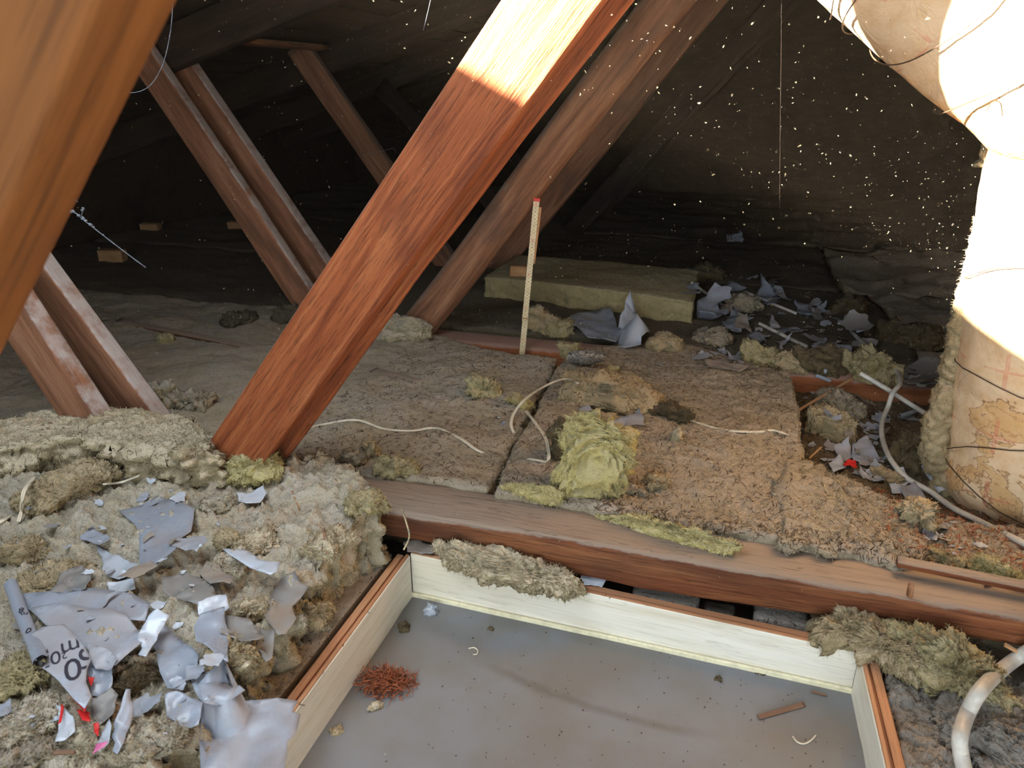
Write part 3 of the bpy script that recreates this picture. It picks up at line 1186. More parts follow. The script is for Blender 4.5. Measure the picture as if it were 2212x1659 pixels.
pBL, pBR = P(882, 1290, -0.175), P(1830, 1489, -0.158)
nL, nR = P(625, 1659, -0.175), P(1858, 1659, -0.158)
nL2, nR2 = P(480, 1900, -0.175), P(1905, 1900, -0.158)
# vertical inner faces through the top line; panel drawn a little oversize beneath them
tL2 = P(632 - 0.746 * 100 - 40, 1552 + 100 + 60, hz)
lt0 = P(886, 1200, hz)
lt1 = P(434, 1816, hz)
rt0 = P(1856, 1416, hz)
rt1 = P(1947, 1816, hz)
th = 0.026


def board(name, a, b_, out, z0a, z0b, mat_in, label):
    """hatch lining board: pale inner face, orange plywood top edge with a groove"""
    t = (b_ - a).normalized()
    n = Vector((-t.y, t.x, 0))
    if n.dot(out) < 0:
        n = -n
    g0, g1 = 0.30, 0.52
    o = prism(name, [a, b_, b_ + n * th * g0, a + n * th * g0], [z0a, z0b, z0b, z0a], [hz] * 4, mat_in, hat)
    o['label'] = label
    o2 = prism('plywood_core', [a + n * th * g0, b_ + n * th * g0, b_ + n * th * g1, a + n * th * g1], [z0a, z0b, z0b, z0a], [hz - 0.004] * 4, M['dark_ply'], hat)
    o3 = prism('outer_ply', [a + n * th * g1, b_ + n * th * g1, b_ + n * th, a + n * th], [z0a, z0b, z0b, z0a], [hz - 0.001] * 4, M['ply'], hat)
    top = prism('edge_band', [a + n * 0.0015, b_ + n * 0.0015, b_ + n * th * g0, a + n * th * g0], [hz + 0.0002] * 4, [hz + 0.0016] * 4, M['ply'], hat)
    return o


M['dark_ply'] = wood('brown_ply_groove', (140, 78, 44), (164, 96, 56), (180, 112, 70), dust=0.2, bumps=0.3)
c0, c1 = Vector((lt0.x, lt0.y, 0)), Vector((rt0.x, rt0.y, 0))
inside = (P(1350, 1600, hz) - lt0)
board('hatch_lining', Vector((TLi.x, TLi.y, 0)), Vector((TRi.x, TRi.y, 0)), Vector((0.3, 1, 0)), -0.185, -0.17, M['pale'], 'pale far lining board')
board('hatch_lining', Vector((lt0.x, lt0.y, 0)), Vector((lt1.x, lt1.y, 0)), Vector((-1, 0.3, 0)), -0.185, -0.185, M['pale'], 'left lining board, plywood edge up')
board('hatch_lining', Vector((rt0.x, rt0.y, 0)), Vector((rt1.x, rt1.y, 0)), Vector((1, 0.3, 0)), -0.17, -0.17, M['pale'], 'right lining board, plywood edge up')
# panel, local X along the far board
org = Vector((TLi.x, TLi.y, -0.176))
xd = Vector((TRi.x - TLi.x, TRi.y - TLi.y, 0.018)).normalized()
mw = frame(org, xd, Vector((0, 0, 1)))
inv = mw.inverted()
LX = (TRi - TLi).length
vs, fs = [], []
nx, ny = 60, 70
for i in range(nx + 1):
    for j in range(ny + 1):
        x = -0.22 + (LX + 0.42) * i / nx
        y = 0.012 - 0.80 * j / ny
        z = 0.0006 * noise.noise(Vector((x * 9, y * 9, 0)))
        ar_ = y - (0.55 * (x - 0.46) ** 2 - 0.165)
        z += 0.0025 * math.exp(-(ar_ / 0.02) ** 2)
        vs.append((x, y, z))
for i in range(nx):
    for j in range(ny):
        a = i * (ny + 1) + j
        fs.append((a, a + 1, a + ny + 2, a + ny + 1))
pan = link('hatch_panel', mesh('hatch_panel', vs, fs), M['panel'], hat, mw)
for p_ in pan.data.polygons:
    pass
pan['label'] = 'dusty grey hatch panel'
add_ground(pan)
# pale sealing strip along the foot of the far board
t = xd
n = Vector((-t.y, t.x, 0)).normalized()
a = Vector((TLi.x, TLi.y, 0)) - n * 0.0005
b_ = Vector((TRi.x, TRi.y, 0)) - n * 0.0005
prism('sealing_strip', [a, b_, b_ - n * 0.006, a - n * 0.006], [-0.178, -0.160, -0.160, -0.178], [-0.168, -0.150, -0.150, -0.168], M['trim'], hat)
# dark felt strip outside the left board, in the gap
t = (lt1 - lt0).normalized()
n = Vector((-t.y, t.x, 0))
if n.x > 0:
    n = -n
a = lt0 + n * (th + 0.002)
b_ = lt1 + n * (th + 0.002)
gp = prism('felt_strip', [a, b_, b_ + n * 0.012, a + n * 0.008], [-0.185] * 4, [-0.120] * 4, M['dark_gap'])
tag(gp, 'dark felt strip in the gap beside the left hatch board', 'strip')
# dusty ledge beyond it
led = prism('ledge_board', [a + n * 0.0085, b_ + n * 0.0125, b_ + n * 0.60, a + n * 0.40], [-0.185] * 4, [-0.089] * 4, M['floor'])
tag(led, 'dusty ledge between torn batt and left hatch board', 'board')
add_ground(led)
for o in bpy.data.objects:
    if o.parent is hat and o.name.startswith('hatch_lining'):
        add_ground(o)
# ledge between far board and joist, and the dusty blocks under the joist
t = (TRi - TLi).normalized()
t.z = 0
n = Vector((-t.y, t.x, 0)).normalized()
a = Vector((TLi.x, TLi.y, 0)) + n * (th + 0.002)
b_ = Vector((TRi.x, TRi.y, 0)) + n * (th + 0.002) + t * 0.3
led2 = prism('ledge_board', [a - t * 0.06, b_, b_ + n * 0.16, a + n * 0.10 - t * 0.06], [-0.185] * 4, [-0.150] * 4, M['floor'])
tag(led2, 'dusty ledge board in the shadow under the joist', 'board')
add_ground(led2)
rebuild_ground()
for i, (px, py, w_, d_, h_, lb) in enumerate(((1440, 1262, 0.11, 0.05, 0.058, 'grey dusty block under the joist beside the plastic scrap'), (1558, 1302, 0.050, 0.05, 0.042, 'small grey dusty block wedged under the joist, middle one'), (1690, 1335, 0.085, 0.05, 0.058, 'grey dusty block under the joist beside the wool clump'))):
    g = PV(px, py, 1.045)
    p = W(g.dot(UD), 1.062, -0.150)
    p = Vector((p.x, p.y, -0.150))
    me = boxmesh('masonry_block', w_, d_, h_, 0.004)
    bm = bmesh.new()
    bm.from_mesh(me)
    bmesh.ops.subdivide_edges(bm, edges=bm.edges[:], cuts=4, use_grid_fill=True)
    for v in bm.verts:
        v.co += Vector((fr(v.co, 60), fr(v.co + Vector((3, 1, 2)), 60), fr(v.co + Vector((7, 1, 5)), 60))) * 0.002
        v.co.z += h_ / 2
    bm.to_mesh(me)
    bm.free()
    o = link('masonry_block', me, M['stone'], None, frame(p, UD, Vector((0, 0, 1))))
    tag(o, lb, 'block', 'dusty blocks under the joist')
    add_ground(o)

# ------------------------------------------------------------------ big slab at front left and other wool pieces
zt = 0.085
batt('insulation_slab', px_line([(-220, 925), (-40, 912), (60, 893), (130, 876), (240, 880), (330, 884), (410, 900), (446, 930)], zt), px_line([(-220, 985), (-40, 972), (60, 962), (150, 952), (240, 958), (330, 970), (410, 982), (456, 978)], zt), zt, 0.012, 120, 60, M['wool_slab'],
     'thick pale slab of mineral wool lying at the foot of the red-brown diagonal', seed=40.0, und=0.008, lump=0.010, fine=0.004, jag=0.020, bulge=0.020, edge_round=0.012, fibres=12000, strata=0.012)
rebuild_ground()

MW = M
chunk((70, 1005, 256, 1092), MW['wool_tan'], 'lump of tan wool with broken face just below the pale slab', dr=0.7, ground=True, fib=300, amp=0.2)
chunk((505, 974, 613, 1052), MW['wool_yellow'], 'bright yellow-green wool tuft at the foot of the red-brown diagonal', dr=0.6, amp=0.32, fib=500)
chunk((1215, 802, 1420, 892), MW['wool_tan'], 'brown oblong slab of wool lying beside the crack', name='wool_slab', dr=0.55, box=0.4, amp=0.12, rot=-0.25, ground=True, fib=300, strat=0.25)
chunk((1190, 920, 1350, 1082), MW['wool_yellow'], 'big torn yellow chunk of wool standing near the joist', dr=0.55, box=0.5, amp=0.26, hk=1.3, fib=700)
chunk((1195, 905, 1250, 1000), MW['wool_dark'], 'grey fluffy tuft leaning on the left of the big yellow chunk', dr=0.6, amp=0.35, fib=300)
chunk((1015, 812, 1080, 862), MW['wool_olive'], 'pointed olive wool chunk left of the crack', dr=0.6, amp=0.3, box=0.8, fib=120)
chunk((1092, 852, 1150, 882), MW['wool_yellow'], 'small bright yellow tuft beside the cable loop', dr=0.7, amp=0.35, fib=160)
chunk((1142, 676, 1196, 730), MW['wool_tan'], 'shaggy tan tuft beside the foot of the folding rule', dr=0.7, amp=0.32, fib=260)
chunk((1185, 695, 1240, 738), MW['wool_olive'], 'flat shaggy tuft between folding rule and crumpled plastic sheet', dr=0.7, amp=0.32, fib=200)
chunk((1208, 742, 1262, 776), MW['wool_olive'], 'shaggy olive tuft behind the wasp comb', dr=0.6, amp=0.35, fib=260)
chunk((1218, 798, 1262, 830), MW['wool_tan'], 'small brown wool lump at the end of the cable loop', dr=0.7, fib=80)
chunk((790, 694, 945, 738), MW['wool_grey'], 'flat roll of grey wool at the foot of the round diagonal', dr=0.35, amp=0.16, rot=-0.25, fib=160)
chunk((318, 828, 386, 884), MW['wool_grey'], 'grey wool tuft right of the double diagonal foot', dr=0.7, amp=0.34, fib=200)
chunk((370, 838, 452, 888), MW['wool_mid'], 'darker grey wool heap between slab and red-brown diagonal', dr=0.7, amp=0.34, fib=200)
chunk((338, 716, 372, 742), MW['wool_olive'], 'single small yellowish tuft alone on the floor at left', dr=0.8, fib=60)
chunk((480, 682, 560, 706), MW['wool_far'], 'flat grey wool crumb left of the red-brown diagonal', dr=0.8, fib=60, amp=0.3)
chunk((592, 655, 642, 702), MW['wool_far'], 'grey fluffy tuft at the foot of the second double diagonal', dr=0.7, amp=0.35, fib=120)
chunk((786, 945, 818, 990), MW['wool_tan'], 'upright tan tuft right of the red-brown diagonal', dr=0.7, amp=0.35, fib=120)
chunk((745, 968, 800, 1012), MW['wool_grey'], 'pale wool lump behind the joist near the red-brown diagonal', dr=0.8, amp=0.3, fib=80)
chunk((812, 985, 912, 1030), MW['wool_olive'], 'flat strip of pale wool along the far edge of the joist', dr=0.35, amp=0.25, rot=-0.2, fib=160)
chunk((1080, 1050, 1212, 1090), MW['wool_yellow'], 'thin yellow wool edge along the joist, left one', dr=0.14, amp=0.2, rot=-0.29, hmin=0.1, fib=160)
chunk((1290, 1092, 1580, 1166), MW['wool_yellow'], 'long thin yellow wool edge along the joist, right one', dr=0.10, amp=0.2, rot=-0.29, hmin=0.08, hk=0.5, fib=300, box=0.5, fq=2.0)
chunk((1392, 1028, 1440, 1062), MW['wool_tan'], 'small dark-tipped tuft right of the big yellow chunk', dr=0.8, amp=0.4, fib=120)
chunk((1340, 1048, 1395, 1072), MW['wool_brown'], 'low brown crumb beside the big yellow chunk', dr=0.8, amp=0.3, fib=60)
chunk((1410, 870, 1490, 908), MW['wool_dark'], 'dark frayed wool right of the brown slab', dr=0.7, amp=0.4, fib=260)
chunk((1290, 890, 1330, 918), MW['wool_tan'], 'small tan crumb in front of the brown slab', dr=0.7, amp=0.34, fib=80)
chunk((1448, 918, 1472, 955), MW['wool_slab'], 'small cream double-lobed tuft near the right-hand cable', dr=0.6, amp=0.35, fib=40)
chunk((1310, 785, 1336, 806), MW['wool_yellow'], 'tiny yellow crumb behind the brown slab', dr=0.8, fib=30)
chunk((1330, 800, 1368, 814), MW['wool_tan'], 'small brown roll behind the brown slab', dr=0.5, fib=20, amp=0.15)
# on the hatch and beside it
chunk((950, 1158, 1252, 1262), MW['wool_slab'], 'long shaggy grey roll of wool lying on the far hatch board', name='wool_roll', dr=0.28, amp=0.15, rot=-0.36, box=0.7, hmin=0.17, hk=0.72, fib=500, fq=2.2, zabs=-0.083, back=0.3)
chunk((1745, 1312, 1990, 1446), MW['wool_tan'], 'ragged olive wool clump over the right corner of the hatch', name='wool_clump', dr=0.5, amp=0.22, rot=-0.4, hmin=0.2, hk=0.95, fib=500, fq=1.7, zabs=-0.095)
chunk((1930, 1372, 2158, 1512), MW['wool_olive'], 'ragged olive wool clump between joist and looping conduit', name='wool_clump', dr=0.5, amp=0.22, rot=-0.4, hmin=0.2, hk=0.95, fib=500, fq=1.7, zabs=-0.095)
chunk((2020, 1500, 2330, 1700), MW['stone'], 'grey-brown wool lump inside the conduit loop, bottom right corner', dr=0.8, amp=0.2, hk=0.6, fib=300)
# right-hand pit
chunk((1606, 740, 1682, 792), MW['wool_olive'], 'yellow-olive tuft behind the cut step among the shards', dr=0.7, amp=0.3, fib=160)
chunk((1672, 752, 1752, 806), MW['wool_tan'], 'rounded brown wool lump right of the yellow-olive tuft', dr=0.8, amp=0.26, fib=120)
chunk((1735, 750, 1832, 812), MW['wool_dark'], 'shaggy dark brown wool behind the pit', dr=0.7, amp=0.3, fib=260)
chunk((1806, 752, 1832, 806), MW['wool_olive'], 'thin upright yellowish wool strip at the back of the pit', dr=0.5, amp=0.3, fib=60)
chunk((1840, 760, 1932, 838), MW['wool_olive'], 'large yellowish wool chunk at the back of the pit under the conduit', dr=0.7, amp=0.24, fib=260)
chunk((1745, 880, 1832, 958), MW['wool_tan'], 'squarish brown wool block in the pit', dr=0.7, box=0.45, amp=0.16, fib=160, ground=True)
chunk((1772, 842, 1856, 900), MW['wool_mid'], 'grey shaggy wool behind the brown block in the pit', dr=0.7, amp=0.32, fib=260)
chunk((1920, 920, 2012, 1026), MW['wool_dark'], 'dark brown wool lump beside the wrapped duct', dr=0.7, amp=0.26, fib=300)
chunk((1945, 1070, 2006, 1130), MW['wool_tan'], 'small gingery wool lump in front of the wrapped duct', dr=0.7, amp=0.34, fib=160)
chunk((1880, 1012, 1950, 1052), MW['wool_tan'], 'low brown tuft beside the red scrap', dr=0.8, amp=0.3, fib=120)
chunk((1555, 632, 1640, 676), MW['wool_brown'], 'brown wool mound among the far shards', dr=0.8, amp=0.26, fib=80)
chunk((1400, 712, 1478, 762), MW['wool_tan'], 'flat tan wool pad right of the crumpled plastic sheet', dr=0.8, amp=0.16, fib=60)
chunk((1496, 712, 1580, 748), MW['wool_brown'], 'low brown mound in front of the far shards', dr=0.8, amp=0.26, fib=60)
chunk((1800, 640, 1870, 690), MW['wool_dark'], 'dim brown mound at the end of the upper conduit', dr=0.8, amp=0.26, fib=40)
chunk((1890, 690, 2010, 750), MW['wool_dark'], 'dim brown wool heap left of the wrapped duct', dr=0.6, amp=0.26, fib=80)
chunk((1480, 575, 1560, 612), MW['wool_dark'], 'dark mound behind the yellowish slab end', dr=0.7, amp=0.26, fib=0)
chunk((2085, 1196, 2230, 1256), MW['wool_yellow'], 'yellowish frayed wool behind the lath at the right edge', dr=0.3, amp=0.3, rot=-0.3, fib=300, hk=0.6)
chunk((1975, 1180, 2090, 1222), MW['wool_olive'], 'flat olive wool litter behind the lath', dr=0.4, amp=0.3, fib=160, hk=0.6)
# broken pieces along the torn edge of the foreground batt
for bb, mt, lb in (((752, 1140, 838, 1208), 'wool_olive', 'hollow yellowish wool tuft at the torn batt corner by the joist'),
                   ((688, 1200, 770, 1262), 'wool_slab', 'cream wool lump on the torn edge below the joist corner'),
                   ((660, 1250, 748, 1318), 'wool_slab', 'pale fluffy wool at the middle of the torn edge'),
                   ((650, 1310, 720, 1380), 'wool_tan', 'tan wool lump fallen on the ledge beside the torn edge'),
                   ((618, 1392, 668, 1436), 'wool_grey', 'small grey crumb on the ledge beside the left hatch board'),
                   ((688, 1330, 724, 1362), 'wool_grey', 'tiny grey crumb on the ledge near the hatch corner'),
                   ((500, 1135, 600, 1205), 'wool_slab', 'rounded cream lump on the batt right of the pale sheet'),
                   ((470, 1128, 540, 1190), 'wool_tan', 'ribbed tan lump beside the large pale sheet'),
                   ((440, 1060, 512, 1110), 'wool_grey', 'grey lump above the scrap pile'),
                   ((390, 1005, 462, 1050), 'wool_slab', 'cream lump tucked under the end of the pale slab'),
                   ((452, 1190, 530, 1250), 'wool_grey', 'grey lump under the long bright strip'),
                   ((520, 1280, 590, 1345), 'wool_slab', 'cream lump between the jagged sheet and the scrap pile'),
                   ((0, 1130, 110, 1210), 'wool_tan', 'tan wool mass at the left edge above the scrap pile'),
                   ((60, 1190, 200, 1270), 'wool_tan', 'broad tan wool lump left of the scrap pile'),
                   ((-20, 1400, 120, 1500), 'wool_olive', 'olive wool lump left of the printed label'),
                   ((10, 1500, 130, 1590), 'wool_grey', 'grey wool lump below the printed label'),
                   ((150, 1560, 300, 1659), 'wool_grey', 'grey ragged wool at the bottom left'),
                   ((280, 1540, 430, 1640), 'wool_grey', 'wide grey wool lump left of the glossy sheet'),
                   ((-40, 1580, 120, 1690), 'wool_mid', 'wool lump in the bottom left corner'),
                   ((470, 1390, 560, 1490), 'wool_tan', 'brown wool lump exposed between the sheets'),
                   ((240, 1420, 340, 1500), 'wool_dark', 'dark wool hollow under the cone-shaped sheet'),
                   ((520, 1440, 575, 1510), 'wool_slab', 'pale wool lump above the glossy sheet')):
    chunk(bb, M[mt], lb, dr=0.8, amp=0.26, fib=260, ground=True, hk=0.75)
rebuild_ground()

# ------------------------------------------------------------------ wrapped ventilation duct on the right
duct = empty('ventilation_duct', Vector((1.03, 1.31, -0.07)), 'paper-wrapped insulated ventilation duct with brown stains, right edge', 'duct')
DB, DT = Vector((1.035, 1.31, -0.075)), Vector((0.965, 1.30, 0.635))
DR = 0.14


def duct_rad(t, l):
    r = DR * (1 + 0.025 * math.sin(l * 21) * math.exp(-((l % 0.24) / 0.1) ** 2) + 0.02 * noise.noise(Vector((l * 6, 1, 2))))
    return r - 0.02 * max(0, 0.05 - l) / 0.05


me = tubemesh('paper_riser', [DB.lerp(DT, i / 60) for i in range(61)], duct_rad, 56, lump=0.035, lscale=9, uv=True)
link('paper_riser', me, M['paper'], duct, None)['label'] = 'upright paper-wrapped riser with water stains'
A0, A1 = PY(2262, 122, 1.27), PY(1964, -146, 1.34)
ADIR = (A1 - A0).normalized()
apath = [A0 + ADIR * (0.02 * i) for i in range(-2, 44)]


def arm_rad(t, l):
    return (0.147 + 0.004 * noise.noise(Vector((l * 7, 4, 2)))) * (1 - 0.10 * math.exp(-(l / 0.05) ** 2))


me = tubemesh('paper_arm', apath, arm_rad, 56, lump=0.035, lscale=9, uv=True)
link('paper_arm', me, M['paper'], duct, None)['label'] = 'sloping paper-wrapped duct arm'
# elbow gusset between them
gp = catmull([DT - Vector((0, 0, 0.05)), DT + Vector((-0.004, 0.0, 0.04)), A0 - ADIR * 0.01, A0 + ADIR * 0.05], 8)
me = tubemesh('elbow_wrap', gp, lambda t, l: 0.138 + 0.004 * math.sin(t * 3.1), 48, lump=0.04, lscale=12, uv=True)
link('elbow_wrap', me, M['paper'], duct, None)
# torn wool at the inner elbow
cm = chunkmesh('torn_wool', 0.045, 0.05, 0.055, 77.7, 4, 0.8, 0.35)
cpos = PY(2146, 362, 1.36)
o = link('torn_wool', cm, M['wool_slab'], duct, Matrix.Translation(cpos))
o['label'] = 'ragged cream wool bursting from the elbow'
# loose olive wool flap hanging along the left side
fl = [(2118, 470, 1.36), (2104, 560, 1.37), (2088, 640, 1.37), (2078, 700, 1.37), (2072, 755, 1.37), (2062, 800, 1.37), (2052, 825, 1.37), (2040, 870, 1.36), (2022, 920, 1.36), (2018, 965, 1.35), (2026, 1010, 1.35), (2040, 1040, 1.34), (2030, 1075, 1.34)]
fp = catmull([PY(*q) for q in fl], 16)


def flr(t, l):
    base = 0.010 + 0.016 * min(1, t / 0.35)
    pinch = sum(math.exp(-((t - c) / 0.025) ** 2) for c in (0.50, 0.86))
    return base * (1 - 0.35 * pinch) * (1 + 0.12 * noise.noise(Vector((l * 30, 2, 8))))


me = tubemesh('wool_flap', fp, flr, 40, lump=0.30, lscale=70)
o = link('wool_flap', me, M['wool_tan'], duct, None)
o['label'] = 'loose olive wool edge hanging out of the wrap'
add_fibres(o, 2500, 0.006, 0.0004)


def on_riser(z, ang, out=0.004):
    t = (z - DB.z) / (DT.z - DB.z)
    c = DB.lerp(DT, t)
    return c + Vector((math.cos(ang), math.sin(ang), 0)) * (DR * 1.03 + out)


for (z0, sl) in ((0.215, -0.02), (0.045, 0.07), (0.005, -0.06), (0.40, 0.05)):
    pts = [on_riser(z0 + sl * math.sin(a_ * math.pi / 12) + 0.004 * math.sin(a_ * 1.3), math.pi + a_ * math.pi / 12, 0.002) for a_ in range(0, 25)]
    link('binding_wire', tubemesh('binding_wire', pts, 0.0011, 5), M['wire'], duct, None)


def on_arm(s_, ang, out=0.004):
    c = A0 + ADIR * s_
    x = ADIR.cross(Vector((0, 0, 1))).normalized()
    y = ADIR.cross(x).normalized()
    return c + (x * math.cos(ang) + y * math.sin(ang)) * (0.147 * 1.03 + out)


for (s0, am) in ((0.03, 0.03), (0.20, 0.06), (0.24, -0.05), (0.37, 0.07)):
    pts = [on_arm(s0 + am * math.sin(a_ * math.pi / 12 + s0 * 9) + 0.01 * noise.noise(Vector((a_ * 0.5, s0 * 50, 0))), a_ * math.pi / 12) for a_ in range(0, 25)]
    link('binding_wire', tubemesh('binding_wire', catmull(pts, 3), 0.0012, 5), M['wire'], duct, None)
pts = catmull([PY(2165, 250, 1.14), PY(2162, 225, 1.13), PY(2152, 218, 1.12), PY(2140, 225, 1.12), PY(2132, 238, 1.13)], 6)
link('binding_wire', tubemesh('binding_wire', pts, 0.0009, 5), M['wire'], duct, None)

# ------------------------------------------------------------------ folding rule
rb, rt = P(1129, 750, 0.0), None
rt = PY(1160, 427, rb.y - 0.02)
rule = empty('folding_rule', rb, 'cream wooden folding rule with red and black numerals standing in the wool', 'ruler')
rx = (rt - rb).normalized()
RL = (rt - rb).length
mwr = frame(rb, rx, (EYE - rb))      # local X up the rule, Z to the camera
RW = 0.0165
segs = ((-0.03, 0.105, 0.0, 0.0), (0.085, 0.275, 0.0032, 0.0012), (0.255, RL - 0.009, 0.0064, 0.0006))
for i, (a, b_, z, y) in enumerate(segs):
    me = boxmesh('rule_leaf', b_ - a, RW, 0.003, 0.0006)
    link('rule_leaf', me, M['rule'], rule, mwr @ Matrix.Translation(((a + b_) / 2, y, z)), smooth=False)
for k_, (a, b_) in enumerate(((0.255, 0.415),)):
    me = boxmesh('rule_leaf', b_ - a, RW, 0.003, 0.0006)
    link('rule_leaf', me, M['rulewood'], rule, mwr @ Matrix.Translation(((a + b_) / 2, -0.0055, 0.0)) @ Matrix.Rotation(-0.02, 4, 'Z'), smooth=False)
me = boxmesh('red_tip', 0.009, RW * 1.15, 0.004, 0.001)
link('red_tip', me, M['redink'], rule, mwr @ Matrix.Translation((RL - 0.0045, 0.0, 0.0064)), smooth=False)
for a in (0.095, 0.265):
    me = boxmesh('hinge_plate', 0.003, RW * 1.02, 0.0085, 0.0005)
    link('hinge_plate', me, M['rulewood'], rule, mwr @ Matrix.Translation((a + 0.010 * (1 if a > 0.2 else -1) + 0.008, 0.0008, 0.0035)), smooth=False)
_tc = {}


def text_mesh(body, size):
    cu = bpy.data.curves.new('lettering', 'FONT')
    cu.body = body
    cu.size = size
    cu.align_x = 'CENTER'
    cu.align_y = 'CENTER'
    cu.resolution_u = 3
    o = bpy.data.objects.new('lettering', cu)
    COL.objects.link(o)
    dg = bpy.context.evaluated_depsgraph_get()
    dg.update()
    ev = o.evaluated_get(dg)
    me = bpy.data.meshes.new_from_object(ev)
    bpy.data.objects.remove(o)
    bpy.data.curves.remove(cu)
    me.materials.clear()
    return me


def leaf_at(x):
    for (a, b_, z, y) in reversed(segs):
        if x >= a + 0.002:
            return z, y
    return 0.0, 0.0


def merge_marks(name, items, mat, mw, parent):
    vs, fs = [], []
    for me, mt in items:
        o_ = len(vs)
        vs += [mt @ v.co for v in me.vertices]
        fs += [tuple(i + o_ for i in p.vertices) for p in me.polygons]
    return link(name, mesh(name, vs, fs), mat, parent, mw, smooth=False)


blk, redm = [], []
tcache = {}
tick = boxmesh('tick', 0.0007, 0.0045, 0.0001, 0)
tick5 = boxmesh('tick', 0.0008, 0.0065, 0.0001, 0)
for cm_ in range(8, 53):
    x = (cm_ - 7.7) * 0.01
    if x > RL - 0.012:
        break
    z, y = leaf_at(x)
    z += 0.00165
    blk.append((tick5 if cm_ % 5 == 0 else tick, Matrix.Translation((x - 0.005, y - RW / 2 + 0.003, z))))
    blk.append((tick, Matrix.Translation((x - 0.005, y + RW / 2 - 0.003, z))))
    ten = cm_ % 10 == 0
    body = str(cm_) if ten else str(cm_ % 10)
    sz = 0.0095 if ten else 0.0075
    if (body, sz) not in tcache:
        tcache[(body, sz)] = text_mesh(body, sz)
    (redm if ten else blk).append((tcache[(body, sz)], Matrix.Translation((x, y, z + 0.0001)) @ Matrix.Rotation(math.pi / 2 * 0, 4, 'Z')))
merge_marks('numerals', blk, M['ink'], mwr, rule)['label'] = 'black printed centimetre numerals'
for _m, _t in redm:
    merge_marks('red_numeral', [(_m, _t)], M['redink'], mwr, rule)


# ------------------------------------------------------------------ cables and conduits
def cable(name, pts, r_, mat, label, cat='cable', n=10, z=None, off=0.0, twin=0.0, nseg=8):
    """pts: pixels; each lies on what is there (z None) or at given heights above it (third value)"""
    w = []
    for p in pts:
        if len(p) == 3 and p[2] is not None:
            g = hit(p[0], p[1])
            # keep the pixel ray but lift off the ground by p[2]
            d = ray(p[0], p[1])
            w.append(EYE + d * (((g.z + p[2]) - EYE.z) / d.z))
        else:
            g = hit(p[0], p[1])
            w.append(g + Vector((0, 0, r_ * 0.9)))
    path = catmull(w, n)
    if twin:
        vs, fs = [], []
        up = Vector((0, 0, 1))
        for sgn in (-1, 1):
            pp = []
            for i, q in enumerate(path):
                t = (path[min(i + 1, len(path) - 1)] - path[max(i - 1, 0)]).normalized()
                pp.append(q + t.cross(up).normalized() * sgn * twin)
            me = tubemesh('x', pp, r_, nseg)
            o_ = len(vs)
            vs += [v.co.copy() for v in me.vertices]
            fs += [tuple(i + o_ for i in p.vertices) for p in me.polygons]
        base = path[0]
        o = link(name, mesh(name, [v - base for v in vs], fs), mat, None, Matrix.Translation(base))
    else:
        base = path[0]
        o = link(name, tubemesh(name, [q - base for q in path], r_, nseg), mat, None, Matrix.Translation(base))
    return tag(o, label, cat)


TW = dict(twin=0.0017)
cable('twin_cable', [(600, 940), (640, 932), (700, 918), (770, 909), (830, 928), (890, 932), (940, 926), (990, 946), (1040, 978), (1100, 988), (1150, 994), (1180, 1000)], 0.0018, M['cable'],
      'thin white twin cable running from the red-brown diagonal to the crack', **TW)
cable('twin_cable', [(1180, 1000), (1186, 985, 0.01), (1180, 950, 0.012), (1165, 925, 0.012), (1150, 905, 0.012), (1136, 888, 0.006)], 0.0018, M['cable'],
      'short curved end of white twin cable beside the big yellow chunk', **TW)
cable('twin_cable', [(1110, 936), (1104, 915, 0.006), (1112, 890, 0.015), (1135, 862, 0.025), (1170, 838, 0.03), (1205, 822, 0.03), (1228, 819, 0.025), (1248, 828, 0.01)], 0.0018, M['cable'],
      'white twin cable arching over the crack to the brown slab', **TW)
cable('twin_cable', [(1455, 903), (1490, 909), (1540, 925), (1590, 933), (1640, 934), (1670, 931), (1700, 940), (1732, 955)], 0.0018, M['cable'],
      'white twin cable on the brown batt ending at the cut step', **TW)
cable('twin_cable', [(76, 1030, 0.03), (55, 1055, 0.025), (48, 1080, 0.02), (46, 1105, 0.012), (40, 1128, 0.004)], 0.0018, M['cable'], 'short cable end hooked out of the pale slab at the left edge', **TW)
cable('twin_cable', [(-20, 1140), (8, 1126), (26, 1114)], 0.0018, M['cable'], 'tiny cable stub at the left picture edge', **TW)
cable('twin_cable', [(225, 1046, 0.01), (262, 1042, 0.01), (300, 1028, 0.012)], 0.0018, M['cable'], 'short cable piece under the pale slab', **TW)
cable('conduit', [(1858, 806, 0.06), (1885, 822, 0.05), (1925, 846, 0.05), (1965, 872, 0.05), (2010, 900, 0.05), (2050, 922, 0.04)], 0.0062, M['conduit'],
      'straight white conduit crossing the pit, cut end up', 'conduit')
cable('conduit', [(1838, 672, 0.0), (1826, 692), (1842, 722), (1875, 750, 0.02), (1910, 775, 0.03), (1938, 803, 0.04), (1944, 828, 0.045), (1928, 850, 0.06), (1918, 880, 0.05), (1906, 910, 0.035), (1906, 945, 0.03), (1920, 985, 0.025), (1945, 1020, 0.02), (1970, 1040, 0.015), (2010, 1062, 0.015), (2060, 1098, 0.012), (2120, 1128, 0.012), (2212, 1174, 0.012), (2330, 1235, 0.012)], 0.0060, M['conduit'],
      'long bent white conduit winding past the wrapped duct to the right edge', 'conduit')
cable('conduit', [(1640, 702), (1680, 722), (1712, 738), (1742, 752)], 0.0055, M['conduit'], 'grey-white conduit end among the far shards', 'conduit')
cable('conduit', [(1494, 614), (1530, 640), (1570, 668), (1610, 688)], 0.0055, M['conduit'], 'dim grey conduit lying farther back among the shards', 'conduit')
cable('conduit', [(1610, 633), (1660, 655), (1720, 680)], 0.005, M['conduit'], 'faint grey conduit behind the bright curled shard', 'conduit')
